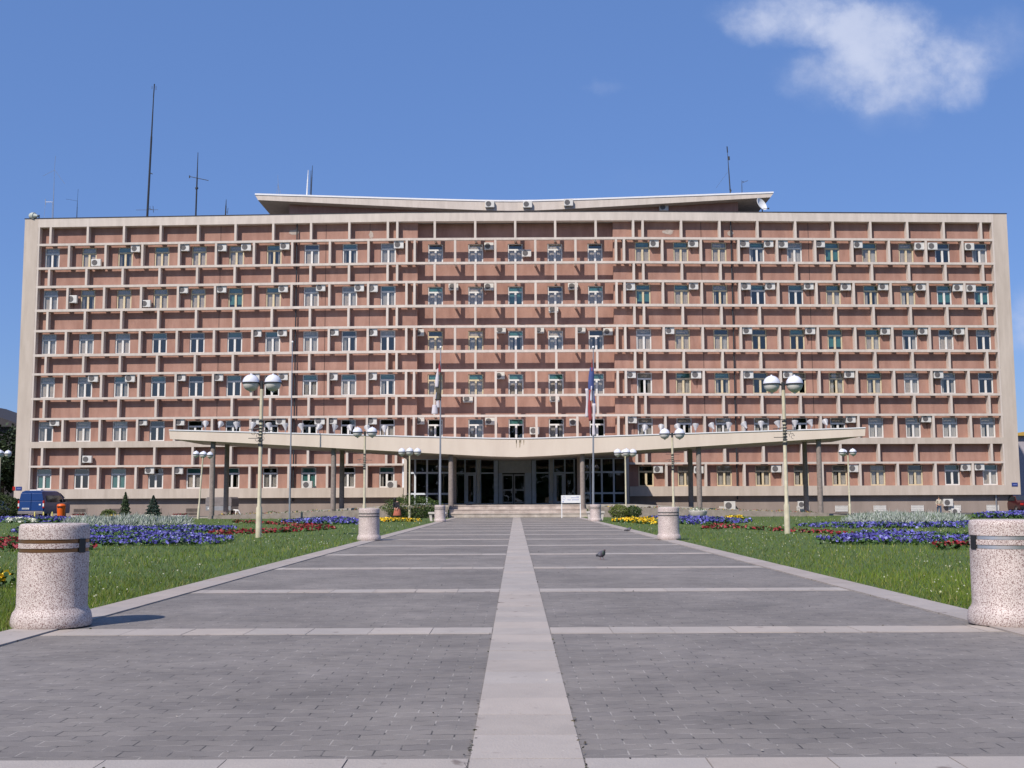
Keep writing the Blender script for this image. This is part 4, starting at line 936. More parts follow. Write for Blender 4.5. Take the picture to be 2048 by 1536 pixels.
# ------------------------------------------------------------------ air conditioners
def make_ac():
    o = empty('air_conditioner'); w, h, d = .40, .30, .30
    MB().box(-w, w, -d, 0, -h, h).build('casing', M['acwhite'], o, bevel=.025)
    g = MB(); c = (-.11, -d - .004, 0)
    def ring(r0, r1, y0=-d - .012, y1=-d - .001, n=24):
        for k in range(n):
            a, b = 2 * pi * k / n, 2 * pi * (k + 1) / n
            p = [(c[0] + r * math.cos(t), c[2] + r * math.sin(t)) for r, t in ((r0, a), (r1, a), (r1, b), (r0, b))]
            g.face([(x, y0, z) for x, z in p])
    ring(0, .235); g.build('fan_opening', M['acdark'], o)
    g = MB()
    for r in (.07, .13, .19): ring(r, r + .014, -d - .02)
    for k in range(6):
        t = pi * k / 6; g.cyl((c[0] - .22 * math.cos(t), -d - .017, -.22 * math.sin(t)), (c[0] + .22 * math.cos(t), -d - .017, .22 * math.sin(t)), .006, n=4)
    g.build('grille', M['tarp'], o)
    for x in (-.28, .28):
        yz = [(-d + .02, -h - .05), (.12, -h - .05), (.12, h * .4), (.06, h * .4), (.06, -h - .005), (-d + .02, -h - .005)]; b = MB()
        b.v = [(x - .02, y, z) for y, z in yz] + [(x + .02, y, z) for y, z in yz]; b.f = [tuple(range(6)), tuple(reversed(range(6, 12)))] + [(k, (k + 1) % 6, (k + 1) % 6 + 6, k + 6) for k in range(6)]; b.m = [0] * 8
        b.build('bracket', M['steel'], o)
    return o
ROWY = [500, 590, 680, 768, 855, 955]
ROWN = ['top window row', 'second window row', 'third window row', 'fourth window row', 'fifth window row', 'lowest window row']
COLPX = [105, 178, 258, 325, 397, 473, 547, 622, 697, 773, 867, 948, 1028, 1107, 1189, 1285, 1362, 1438, 1514, 1588, 1662, 1738, 1812, 1885, 1960]
AC = [(193, 526), (272, 498), (370, 496), (444, 496), (493, 495), (570, 493), (798, 490), (978, 493), (1053, 507), (1308, 488), (1386, 488), (1488, 488), (1537, 488), (1565, 489), (1639, 488), (1715, 490), (1838, 493), (1864, 493), (1938, 494),
      (145, 599), (292, 608), (367, 580), (444, 579), (567, 578), (642, 576), (719, 576), (746, 577), (907, 574), (978, 574), (1146, 573), (1107, 619), (1260, 574), (1387, 573), (1491, 573), (1540, 573), (1617, 573), (1691, 574), (1766, 574), (1841, 575), (1915, 576), (1941, 577),
      (514, 667), (565, 666), (668, 665), (745, 665), (839, 666), (1002, 660), (1079, 660), (1161, 659), (1216, 664), (1339, 662), (1494, 662), (1620, 662), (1770, 663), (1845, 663), (1918, 663),
      (187, 757), (261, 757), (362, 755), (437, 755), (510, 754), (567, 754), (666, 754), (744, 753), (1000, 752), (936, 798), (1109, 797), (1262, 750), (1392, 750), (1496, 750), (1575, 750), (1698, 749), (1876, 750),
      (110, 845), (285, 844), (360, 844), (510, 842), (562, 842), (640, 842), (665, 842), (744, 842), (839, 842), (980, 843), (1069, 862), (1148, 845), (1264, 840), (1701, 839), (1852, 838),
      (175, 919), (300, 941), (357, 941), (615, 970), (784, 970), (1316, 939), (1397, 940), (1552, 938), (1706, 937), (1931, 935), (1958, 934)]
M['stain'] = mat('drip_stain', (.27, .15, .115), .95, .2, scale=4)
acp = make_ac(); used = False; seen = {}
for px, py in AC:
    pxn = 1030 + (px - 1030) / (1 + (py - 500) / 455 * .022)
    ctr = 828 < px < 1229; Yp = FY + (1.12 if ctr else .56) + bend(P(px, py, FY).x)
    if py > 965: Yp -= .2
    v = P(px, py, Yp - .3); o = copy_tree(acp) if used else acp; used = True
    dx, dz = R.uniform(-.02, .02), 0
    o.location = (v.x, Yp - .12 if not py > 965 else Yp - .05, v.z + .02); rz = 0 if ctr else math.copysign(BR, v.x); o.rotation_euler = (0, R.uniform(-.015, .015), rz)
    s = R.uniform(.97, 1.08); o.scale = (s, 1, s * R.uniform(.95, 1.02))
    r = min(range(6), key=lambda q: abs(ROWY[q] - py)); c = min(range(25), key=lambda q: abs(COLPX[q] - pxn)); side = 'left' if pxn < COLPX[c] else 'right'
    vert = 'below' if py > ROWY[r] + 22 and r < 5 else 'above' if (r == 5 and py < 925) else side + ' of'
    if c < 10: w = f'{ORD[c]} window from left corner'
    elif c < 15: w = f'{ORD[c - 10]} recessed central window from left'
    else: w = f'{ORD[24 - c]} window from right corner'
    lb = f'white air conditioner {vert} {w}, {ROWN[r]}'
    assert lb not in seen, (lb, px, py, seen[lb]); seen[lb] = (px, py)
    tag(o, lb, 'air conditioner', 'air conditioners on the facade')
    if not ctr and py < 900 and R.random() < .5:
        x = v.x + R.uniform(-.25, .25); w = R.uniform(.05, .12); l = R.uniform(.5, 1.1); z1 = v.z - .32
        MB().prism([(x - w, z1), (x - w * .5, z1 - l * .6), (x - w * .2, z1 - l), (x + w * .3, z1 - l * .85), (x + w * .6, z1 - l * .5), (x + w, z1)], .551, .557).build('drip_stain', M['stain'], B, bend_=True)
def acx(px, py, Y, lb, s=1.0):
    v = P(px, py, Y); o = copy_tree(acp); o.location = (v.x, Y + .3, v.z); o.rotation_euler = (0, 0, 0); o.scale = (s, 1, s); tag(o, lb, 'air conditioner', 'air conditioners on the facade')
acx(979.5, 407.5, FY + 2.05, 'white air conditioner, left of three on the butterfly roof edge'); acx(1055, 408, FY + 2.05, 'white air conditioner, middle of three on the butterfly roof edge'); acx(1137, 404.5, FY + 2.05, 'white air conditioner, right of three on the butterfly roof edge')
acx(1328, 414, FY + 2.95, 'white air conditioner on the penthouse wall beneath right half of roof'); acx(826, 432, FY + 2.2, 'air conditioner half hidden behind parapet, right one of two'); acx(745, 433, FY + 2.2, 'air conditioner half hidden behind parapet, left one of two')
acx(1460, 1011, FY + .2, 'white air conditioner on the plinth between right canopy columns', 1.15); acx(1605, 1009, FY + .2, 'white air conditioner on the plinth behind outermost right columns', .9); acx(1614, 1009, FY - .3, 'white air conditioner before another behind outermost right columns', .7) if False else None
acx(1897, 1005, FY + 1.3, 'white air conditioner on the plinth beside the boy', 1.0); acx(1912, 1023, FY + 1.3, 'white air conditioner at ground level below another near the boy', .85)
# ------------------------------------------------------------------ roof antennas, siren, dish
AY = FY + 2.0
def mast(px0, py0, px1, py1, lb, extra=(), r=.05, mk='dark', Y=AY, name='antenna_mast'):
    a, b = P(px0, py0, Y), P(px1, py1, Y); zb = ZP0
    if py0 < 425: zb = a.z - .3
    m = MB(); base = Vector((a.x, Y, zb)); m.cyl(base, a, r, r, 8); m.cyl(a, a + (b - a) * .6, r, r * .85, 8); m.cyl(a + (b - a) * .6, b, r * .7, r * .35, 8)
    for q in extra:
        p, s_ = P(q[0], q[1], Y), P(q[2], q[3], Y); w = q[4] if len(q) > 4 else .018
        m.cyl(p, s_, w, w, 5)
    m.v = [(x - a.x, y - Y, z - zb) for x, y, z in m.v]
    return tag(m.build(name, M[mk], None, (a.x, Y, zb)), lb, 'antenna', 'antennas on the roof')
mast(106, 438, 109, 338, 'thin whip antenna with drooping arms near the left roof corner', [(109, 338, 111, 312, .015), (109, 340, 86, 352, .012), (109, 340, 130, 368, .012), (91, 404, 105, 404, .02), (91, 398, 91, 410, .03), (91, 404, 88, 436, .01), (105, 404, 104, 438, .02)], .035, 'steel')
mast(153.5, 437, 155, 398, 'short whip antenna between the left corner and tallest mast', [(155, 398, 156.5, 378, .012), (155, 402, 132, 398, .01)], .035)
mast(294.5, 433, 308.5, 168, 'tallest dark antenna mast, on the left half of the roof', [(299, 345, 305, 348, .04), (307, 195, 309, 168, .05), (304, 172, 304, 178, .02), (312, 172, 312, 180, .02), (272, 420, 316, 419.5, .016), (300, 412, 300, 420, .016), (306, 412, 307, 425, .022), (298, 417, 307, 420, .02)], .10)
mast(391.5, 432, 396, 305, 'dark antenna mast with one tilted crossbar, left half of roof', [(379, 353, 417, 361, .03), (379, 351, 379, 356, .05), (393, 375, 393.5, 378, .14)], .075)
mast(451, 430, 452.5, 399, 'short dark antenna mast just left of the butterfly roof', [(455, 428, 456, 416, .02), (452, 424, 455, 424, .02)], .06)
PR = FY + PYF + 1.5
mast(557.5, 387, 555.5, 350, 'thin lattice whip on the left end of butterfly roof', [(553, 387, 556, 368, .015), (561, 387, 556, 368, .015)], .02, 'steel', PR)
mast(614, 388, 616.5, 340, 'white antenna pole on the left part of butterfly roof', [], .07, 'white', PR)
mast(622, 388, 625, 331, 'dark antenna pole beside the white one on butterfly roof', [(620, 388, 622, 341, .02)], .055, 'dark', PR)
mast(1460.5, 384, 1455, 305, 'dark mast with white tip on the right part of butterfly roof', [(1455, 305, 1454, 293, .05), (1457.5, 313, 1458, 320, .09), (1455, 344, 1432, 376, .008), (1460, 378, 1462, 383, .08)], .055, 'dark', PR)
mast(1484, 383, 1483.5, 360, 'small dark mast with side arm at right of butterfly roof', [(1484, 366, 1496, 361, .02), (1484, 363, 1488, 363, .02)], .03, 'dark', PR)
a = P(78, 437, FY + 1.5); SI = empty('siren_horn', (a.x, a.y, ZP1), label='pale round siren horn on the left roof corner', cat='siren', group=None)
h = P(68, 432, FY + 1.5); q = MB(); q.lathe([(0, -.42), (.22, -.38), (.30, -.2), (.31, .05), (.22, .1), (.10, .4), (0, .42)], 20)
o = q.build('horn', mat('pale_green_grey_paint', (.50, .53, .47), .5, .1), SI, (h.x - a.x, 0, h.z - ZP1), smooth=True); o.rotation_euler = (0.3, math.pi / 2 + .1, 0)
MB().cyl((0, 0, -.2), (0, 0, .35), .05, n=8).cyl((0, 0, .3), (h.x - a.x, 0, h.z - ZP1), .04, n=8).build('bracket', M['dark'], SI)
d_ = P(1520, 411, FY + 1.7); DS = empty('satellite_dish', (d_.x + .3, FY + 1.9, ZP1 - .3), label='white satellite dish behind the parapet under right roof tip', cat='satellite dish')
o = MB().lathe([(0, 0), (.25, .03), (.45, .10), (.60, .20), (.62, .22), (.60, .24), (.44, .13), (.25, .06), (0, .03)], 28).build('dish', M['white'], DS, (-.3, -.2, d_.z - ZP1 + .3), smooth=True); o.rotation_euler = (math.radians(68), math.radians(-12), math.radians(46))
MB().cyl((0, 0, 0), (-.1, 0, d_.z - ZP1 + .2), .05, n=8).cyl((-.2, -.1, d_.z - ZP1 + .1), (.35, -.5, d_.z - ZP1 - .05), .02, n=6).box(.30, .42, -.56, -.45, d_.z - ZP1 - .1, d_.z - ZP1 + .0).build('bracket', M['dark'], DS)

# ------------------------------------------------------------------ vehicles
def wheel(o, x, y, r=.33, w=.2):
    t = MB(); t.lathe([(r * .62, -w / 2), (r * .95, -w / 2), (r, -w * .3), (r, w * .3), (r * .95, w / 2), (r * .62, w / 2), (r * .62, -w / 2)], 24)
    k = t.build('wheel', M['black'], o, (x, y, r), smooth=True); k.rotation_euler = (0, math.pi / 2, 0)
    MB().lathe([(0, -w * .42), (r * .3, -w * .44), (r * .61, -w * .3), (r * .61, w * .3), (r * .3, w * .44), (0, w * .42)], 20).build('rim', M['steel'], k, smooth=True)
def loft(sections, name, m, parent, smooth=True, bevel=0):
    b = MB(); n = len(sections[0])
    for s in sections: b.v += [tuple(p) for p in s]
    for k in range(len(sections) - 1):
        for q in range(n):
            j = (q + 1) % n; b.f.append((k * n + q, k * n + j, (k + 1) * n + j, (k + 1) * n + q)); b.m.append(0)
    b.f.append(tuple(range(n))); b.f.append(tuple(reversed(range((len(sections) - 1) * n, len(sections) * n)))); b.m += [0, 0]
    return b.build(name, m, parent, smooth=smooth, autos=40)
def van():
    a = P(36, 1000, 80.0); b = P(88, 1000, 80.0); w = (b.x - a.x) / 2; ht = P(60, 981, 80).z
    V_ = empty('parked_van', ((a.x + b.x) / 2, 80.0, 0), label='dark blue van parked tail first at the left building corner', cat='van')
    def sec(y, zt, wt, zb=.38, wb=w):
        pts = []; r = .18
        for s in (1, -1):
            L = [(wb * .97, zb), (wb, zb + .15), (wb, 1.15), (wt, zt - .28), (wt - .06, zt - .08), (wt - .28, zt)]
            pts += [(s * x, y, z) for x, z in (L if s > 0 else reversed(L))]
        return pts
    loft([sec(.10, ht - .03, w - .16), sec(.25, ht, w - .12), sec(2.9, ht, w - .12), sec(3.35, ht - .12, w - .14), sec(3.95, 1.22 + .28, w - .05, wb=w), sec(4.0, 1.12 + .28, w - .04), sec(4.55, .98 + .2, w - .1), sec(4.7, .8, w - .2)], 'body', M['vblue'], V_)
    for s in (-1, 1):
        d = MB(); x0, x1 = sorted((s * .012, s * (w - .06))); d.prism([(x0, .62), (x1, .62), (x1, 1.25), (s * (w - .2) if True else 0, ht - .28), (s * (w - .3), ht - .12), (x0 if s > 0 else x1, ht - .12)], .02, .097) if False else d.box(x0, x1, .03, .13, .60, 1.28)
        k = d.build('rear_door', M['vblue'], V_, bevel=.02)
        g = MB(); g.prism([(x0 + s * 0.0, 1.30), (x1, 1.30), (s * (w - .17) if s > 0 else x1, ht - .2), (x0 if s > 0 else s * (w - .17) * 1, ht - .2)] if s > 0 else [(x0, 1.30), (x1, 1.30), (x1, ht - .2), (-(w - .17), ht - .2)], .05, .13)
        g.build('upper_panel', M['vblue'], k, bevel=.015)
        t = MB(); xx = s * (w - .045); t.box(xx - .055, xx + .055, .015, .16, .78, 1.32); tl = t.build('tail_light', M['red'], V_, bevel=.015)
        MB().box(xx - .05, xx + .05, .006, .0145, .9, 1.12).build('clear_lens', M['white'], tl)
        # side glass band on the flank
        x0, x1 = sorted((s * (w - .01), s * (w + .008)))
        m = MB(); m.face([(s * (w + .006), .5, 1.2), (s * (w + .006), 3.35, 1.2), (s * (w - .085), 3.2, ht - .35), (s * (w - .085), .5, ht - .35)]); m.build('side_window', M['dglass'], V_)
        wheel(V_, s * (w - .12), .95); wheel(V_, s * (w - .12), 3.75)
        mm = MB(); mm.box(*sorted((s * (w + .02), s * (w + .2))), 3.3, 3.42, 1.2, 1.45); mm.build('mirror', M['black'], V_, bevel=.03)
    MB().box(-w + .02, w - .02, -.06, .12, .36, .58).build('bumper', M['tarp'], V_, bevel=.04)
    p = MB().box(-.62, -.12, .0, .024, .70, .80).build('number_plate', M['white'], V_); t = MB()
    for k in range(7): t.box(-.58 + k * .062, -.545 + k * .062, -.006, -.001, .725, .775)
    t.build('lettering', M['dark'], p)
    MB().box(w - .36, w - .22, .018, .029, .98, 1.08).build('door_badge', M['white'], V_)
    MB().box(-.55, -.05, 1.0, 1.5, ht - .01, ht + .06).box(.05, .35, .8, 1.2, ht - .01, ht + .08).build('roof_box', M['white'], V_, bevel=.02)
    MB().face([(-w + .2, 3.36, ht - .16), (w - .2, 3.36, ht - .16), (w - .08, 3.93, 1.52), (-w + .08, 3.93, 1.52)]).build('windscreen', M['dglass'], V_)
van()
def car(px, Y, paint, lb, rz=0.0, L=4.1):
    a = P(px, 1020, Y); C = empty('parked_car', (a.x, Y, 0), rz, lb, 'car')
    def sec(y, zt, wt, zb=.25, wb=.82): 
        L_ = [(wb * .95, zb), (wb, zb + .2), (wb, .78), (wt, zt - .05), (wt - .1, zt)]
        return [(x, y, z) for x, z in L_] + [(-x, y, z) for x, z in reversed(L_)]
    loft([sec(0, .84, .74), sec(.12, .95, .76), sec(.75, 1.0, .76), sec(1.3, 1.38, .60), sec(2.5, 1.40, .60), sec(3.2, 1.0, .72), sec(L - .15, .88, .74), sec(L, .7, .7)], 'body', paint, C)
    for s in (-1, 1):
        wheel(C, s * .74, .75, .3, .18); wheel(C, s * .74, 3.3, .3, .18)
        m = MB(); m.face([(s * .775, 1.0, .98), (s * .775, 3.0, .98), (s * .625, 2.5, 1.33), (s * .625, 1.35, 1.33)]); m.build('side_window', M['dglass'], C)
        MB().box(*sorted((s * .5, s * .78)), -.02, .1, .62, .78).build('tail_light', M['red'], C, bevel=.02)
    MB().face([(-.7, .76, 1.025), (.7, .76, 1.025), (.57, 1.27, 1.37), (-.57, 1.27, 1.37)]).build('rear_window', M['dglass'], C)
    MB().box(-.78, .78, -.08, .1, .28, .52).build('bumper', M['black'], C, bevel=.04)
car(2060, 93.5, M['redcar'], 'dark red car cut by the right frame edge beside the plinth', .0); car(-26, 92, M['silver'], 'silver car roof showing above the dark hedge at left edge', .2)
def trailer():
    a, b = P(417, 1000, 89.5), P(469, 1000, 89.5); w = (b.x - a.x) / 2; T = empty('covered_trailer', ((a.x + b.x) / 2, 88.6, 0), label='small trailer under a grey cover behind the left canopy columns', cat='trailer')
    zt = P(440, 994, 88.6).z
    MB().prism([(-w, .82), (w, .82), (w, zt - .15), (w - .12, zt), (-w + .12, zt), (-w, zt - .15)], 0, 2.4).build('cover', M['tarp'], T, bevel=.05)
    MB().box(-w + .05, w - .05, -.03, 2.42, .50, .815).build('side_board', M['steel'], T, bevel=.01)
    for s in (-1, 1): wheel(T, s * (w - .18), 1.2, .3, .18); MB().box(s * (w - .3) - .09, s * (w - .3) + .09, -.06, -.032, .6, .72).build('lamp', M['white'], T)
    m = MB()
    for p, q in (((w + .02, .3, .55), (w + .55, .1, .5)), ((w + .55, .1, .5), (w + .75, .1, .06)), ((w + .35, .1, .5), (w + .3, .05, .02))): m.cyl(p, q, .05, n=8)
    m.build('drawbar', M['white'], T)
trailer()
# ------------------------------------------------------------------ bin, posts, planters
a = P(122, 1030, 79.2); OB = empty('waste_bin', (a.x, 79.2, 0), label='bright orange plastic waste bin beside the blue van', cat='waste bin')
MB().lathe([(0, .0), (.22, 0), (.23, .05), (.29, .86), (.30, .9), (.27, .92)], 24).build('body', M['orange'], OB, smooth=True); MB().lathe([(.30, .921), (.31, .95), (.26, 1.04), (.12, 1.08), (0, 1.09)], 24).build('lid', M['orange'], OB, smooth=True)
MB().box(-.16, .16, -.305, -.25, .82, .90).build('opening', M['black'], OB)
for px, lb in ((69.5, 'yellow post under the van tail, leftmost of the three yellow posts'), (87, 'yellow post at the van corner, middle of the three yellow posts'), (104.5, 'yellow post beside the orange bin, rightmost of three yellow posts')):
    a = P(px, 1030, 78.6); tag(MB().lathe([(0, 0), (.05, 0), (.05, .5), (.035, .53), (0, .54)], 12).build('marker_post', M['yellow'], None, (a.x, 78.6, 0), smooth=True), lb, 'post', 'short yellow posts behind the van')
def planter(px, Y, lb, fl=RED, sc=1.0):
    a = P(px, 1030, Y); o = empty('flower_planter', (a.x, Y, 0), label=lb, cat='planter', group='round stone planters on the lawn'); o.scale = (sc, sc, sc)
    MB().lathe([(0, 0), (.32, 0), (.40, .06), (.52, .28), (.55, .44), (.52, .47), (.46, .46), (.44, .38), (0, .36)], 28).build('bowl', M['slab2'], o, smooth=True)
    n = 420; t = NR.uniform(0, 2 * pi, n); r = .46 * np.sqrt(NR.random(n)); C = np.c_[r * np.cos(t), r * np.sin(t), .40 + NR.uniform(0, .17, n)]
    V, F, c = leaf_quads(C, .10, pick(list(fl) * 2 + [(.05, .10, .03)] * 3, n), .2); fast_mesh('flowers', V, F, c, M['petal'], o)
planter(158, 66, 'round stone planter with red flowers behind the left silver foliage, leftmost', sc=.85); planter(295, 66, 'round stone planter between the two conifers on the left lawn', WHI, .75); planter(360, 66, 'round stone planter of red flowers at right end of silver foliage', sc=.85); planter(1396, 70, 'round stone planter on the right lawn before the ramp wall', WHI, 1.05)
# ------------------------------------------------------------------ shrubs, conifers, hedge, trees
GRN = ((.045, .085, .022), (.06, .105, .028), (.035, .065, .018), (.08, .13, .035))
def shrub(name, c, rad, n, size, cols, lb, cat, trunk=True, cone=False, shell=.55):
    o = empty(name, c, label=lb, cat=cat)
    d = NR.normal(size=(n, 3)); d /= np.linalg.norm(d, axis=1)[:, None]; rr = (shell + (1 - shell) * NR.random(n) ** .6)
    lump = 1 + .10 * np.sin(d[:, 0] * 7 + 1) * np.sin(d[:, 1] * 6) + .08 * np.sin(d[:, 2] * 9 + d[:, 0] * 5)
    if cone:
        z = NR.random(n) ** 1.25; r = (1 - z) ** .8 * np.sqrt(NR.uniform(.3, 1, n)) * (1 + .18 * np.sin(z * 40)); t = NR.uniform(0, 2 * pi, n)
        C = np.c_[r * np.cos(t) * rad[0], r * np.sin(t) * rad[1], .12 + z * rad[2]]
    else:
        C = d * rr[:, None] * lump[:, None] * np.array(rad); C[:, 2] += rad[2] * .8; C = C[C[:, 2] > .03]
    V, F, cc = leaf_quads(C, size, pick(cols, len(C), .3), 0, .55); fast_mesh('crown', V, F, cc, M['leaf'], o)
    if trunk:
        b = MB(); b.cyl((0, 0, -.05), (0, 0, rad[2] * .8), .07, .03, 8)
        for k in range(5):
            t = k * 1.3; b.cyl((0, 0, rad[2] * .25), (math.cos(t) * rad[0] * .5, math.sin(t) * rad[1] * .5, rad[2] * .9), .035, .012, 6)
        b.build('trunk', M['bark'], o)
    return o
a = P(822, 1026, 76.8); shrub('clipped_shrub', (a.x, 77.2, 0), (2.05, .9, .86), 9000, .085, GRN + ((.11, .14, .03),), 'broad rounded dark green clipped shrub left of the entrance steps', 'shrub')
a = P(1240, 1036, 75.5); shrub('low_shrub', (a.x, 76, 0), (.72, .6, .48), 3000, .08, ((.12, .15, .03), (.09, .12, .03), (.16, .19, .05)), 'low yellow green shrub right of the entrance, left of two', 'shrub')
a = P(1268, 1036, 75.5); shrub('low_shrub', (a.x, 76.2, 0), (.62, .55, .44), 2600, .08, GRN, 'low dark green shrub right of the entrance, right of two', 'shrub')
a = P(250, 1031, 78.5); shrub('conifer', (a.x, 78.5, 0), (.42, .42, 1.75), 2600, .10, ((.05, .08, .035), (.07, .10, .045), (.04, .065, .03)), 'slender pointed conifer before the plinth, left of two', 'tree', cone=True)
a = P(306, 1031, 78.5); shrub('conifer', (a.x, 78.5, 0), (.62, .55, 1.5), 3600, .10, ((.045, .075, .055), (.065, .095, .075), (.04, .06, .045)), 'stouter blue green conifer before the plinth, right of two', 'tree', cone=True)
a = P(216, 1031, 78.5); shrub('low_shrub', (a.x, 78.6, 0), (.55, .5, .38), 1600, .10, ((.10, .13, .03), (.07, .10, .03)), 'small round green shrub left of the slender conifer', 'shrub')
a = P(230, 1031, 78); shrub('flowering_shrub', (a.x, 77.8, 0), (.75, .4, .18), 1100, .10, YEL + ((.06, .1, .03),), 'low yellow flowering shrub before the two conifers', 'shrub')
a = P(-18, 1030, 79.5); shrub('hedge', (a.x, 80.5, 0), (1.9, .9, 1.0), 7000, .11, ((.03, .05, .015), (.045, .07, .02), (.06, .08, .02)), 'dark green hedge at left frame edge beside the van', 'hedge')
def tree(px, Y, h, rad, lb, cols=((.018, .032, .012), (.028, .045, .015), (.022, .04, .018))):
    a = P(px, 1000, Y); o = empty('leafy_tree', (a.x, Y, 0), label=lb, cat='tree')
    cl = []
    for k in range(26):
        d = Vector((R.gauss(0, 1), R.gauss(0, 1), R.gauss(0, 1))).normalized() * R.uniform(.2, .95); cl.append(((d.x * rad, d.y * rad, h * .6 + d.z * h * .38), rad * R.uniform(.28, .5)))
    C = np.vstack([np.array(c) + NR.normal(0, r * .5, (330, 3)) for c, r in cl]); V, F, cc = leaf_quads(C, .32, pick(cols, len(C), .35), 0, .6); fast_mesh('crown', V, F, cc, M['leaf'], o)
    b = MB(); b.cyl((0, 0, -.1), (0, 0, h * .55), .28, .14, 10)
    for c, r in cl[:9]: b.cyl((0, 0, h * .3), c, .1, .03, 6)
    b.build('trunk', M['bark'], o)
tree(2, 104, 8.2, 2.3, 'dark leafy tree left of the office building, nearest the wall'); tree(-70, 104, 7.0, 3.0, 'dark leafy tree at the far left behind the hedge')
def house(px0, px1, Y, ztop, dep, wallm, roofm, lb, over=.5, pitch=1.6):
    a, b = P(px0, 900, Y), P(px1, 900, Y); o = empty('neighbouring_house', ((a.x + b.x) / 2, Y, 0), label=lb, cat='house'); w = (b.x - a.x) / 2
    MB().box(-w, w, 0, dep, -.02, ztop).build('wall', wallm, o)
    MB().prism([(-w - over, ztop + .001), (w + over, ztop + .001), (w + over, ztop + .25), (0, ztop + .25 + pitch), (-w - over, ztop + .25)], -over, dep + over).build('roof', roofm, o)
    for k in range(int(w)):
        for z in (1.2, 4.4):
            if z + 1.5 < ztop:
                x = -w + 1.2 + k * 2.0; f = MB().box(x - .55, x + .55, -.05, -.005, z, z + 1.5).build('window', M['wframe'], o); MB().box(x - .47, x + .47, -.07, -.051, z + .08, z + 1.42).build('pane', M['dglass'], o if False else f)
zt = P(20, 836, 112).z; house(-240, 29, 112, zt - .9, 12, M['slate'], M['slate'], 'dark roofed neighbouring house at the far left behind trees', .6, 2.6)
zt = P(2040, 868, 118).z; house(2037, 2300, 118, zt - .2, 12, M['lilac'], M['ochre'], 'pale lilac neighbouring house with ochre roof edge at far right', .5, 1.0)
# park trees behind the viewpoint, seen only as dark reflections in the glass
n = 16000; Cc = np.c_[NR.uniform(-95, 95, n), NR.uniform(-78, -64, n), np.zeros(n)]; Cc[:, 2] = NR.random(n) * (25 + 6 * np.sin(Cc[:, 0] * .16) + 4 * np.sin(Cc[:, 0] * .43 + 2)); V, F, c = leaf_quads(Cc, 2.2, pick(GRN, n, .3), 0, .8)
tag(fast_mesh('park_trees', V, F, c, M['leaf']), 'dark park trees reflected in the entrance glass', 'trees', kind='stuff')

# ------------------------------------------------------------------ people
def skin_mesh(name, pts, edges, radii, m, parent, loc=(0, 0, 0), sub=2):
    me = bpy.data.meshes.new(name); me.from_pydata(pts, edges, []); o = bpy.data.objects.new(name, me); COL.objects.link(o); o.parent = parent; o.location = loc
    o.modifiers.new('skin', 'SKIN'); s = o.modifiers.new('sub', 'SUBSURF'); s.levels = sub; s.render_levels = sub
    for k, r in enumerate(radii):
        q = me.skin_vertices[0].data[k]; q.radius = (r, r) if not isinstance(r, tuple) else r; q.use_root = (k == 0)
    me.materials.append(m); return o
def chain(name, pts, radii, m, parent): return skin_mesh(name, pts, [(k, k + 1) for k in range(len(pts) - 1)], radii, m, parent)
def hand(wrist, d, parent_pts, s=1.0):
    """palm with four fingers and a thumb as further skeleton branches"""
    wrist, d = Vector(wrist), Vector(d).normalized(); a = d.orthogonal().normalized(); b = d.cross(a); P_ = [wrist + d * .07 * s]; E_ = []; Rr = [.026 * s]
    for k, (o_, l) in enumerate(((-.027, .075), (-.009, .088), (.009, .082), (.026, .064))):
        P_ += [wrist + d * .09 * s + b * o_ * s, wrist + d * (.09 + l * .55) * s + b * o_ * 1.1 * s + a * .008 * s, wrist + d * (.09 + l) * s + b * o_ * 1.1 * s + a * .025 * s]; i = 1 + 3 * k; E_ += [(0, i), (i, i + 1), (i + 1, i + 2)]; Rr += [.010 * s, .0088 * s, .008 * s]
    P_ += [wrist + d * .05 * s - b * .035 * s + a * .01 * s, wrist + d * .09 * s - b * .055 * s + a * .02 * s]; E_ += [(0, 13), (13, 14)]; Rr += [.012 * s, .009 * s]
    return P_, E_, Rr
def face(root, c, yaw, s, hairm, hair_long=False):
    h = empty_child = None
    f = Vector((math.sin(yaw), -math.cos(yaw), 0)); r_ = Vector((math.cos(yaw), math.sin(yaw), 0)); c = Vector(c)
    e = MB()
    for q in (-1, 1): e.lathe([(0, -.010 * s), (.011 * s, 0), (0, .010 * s)], 8, tuple(c + f * .088 * s + r_ * q * .032 * s + Vector((0, 0, .0))))
    e.build('eyes', M['black'], root, smooth=True)
    b = MB(); b.lathe([(0, .135 * s), (.06 * s, .125 * s), (.095 * s, .085 * s), (.108 * s, .03 * s), (.104 * s, -.01 * s)] + ([(.100 * s, -.12 * s), (.08 * s, -.15 * s)] if hair_long else []), 20, tuple(c - f * .018 * s)); b.build('hair', hairm, root, smooth=True)
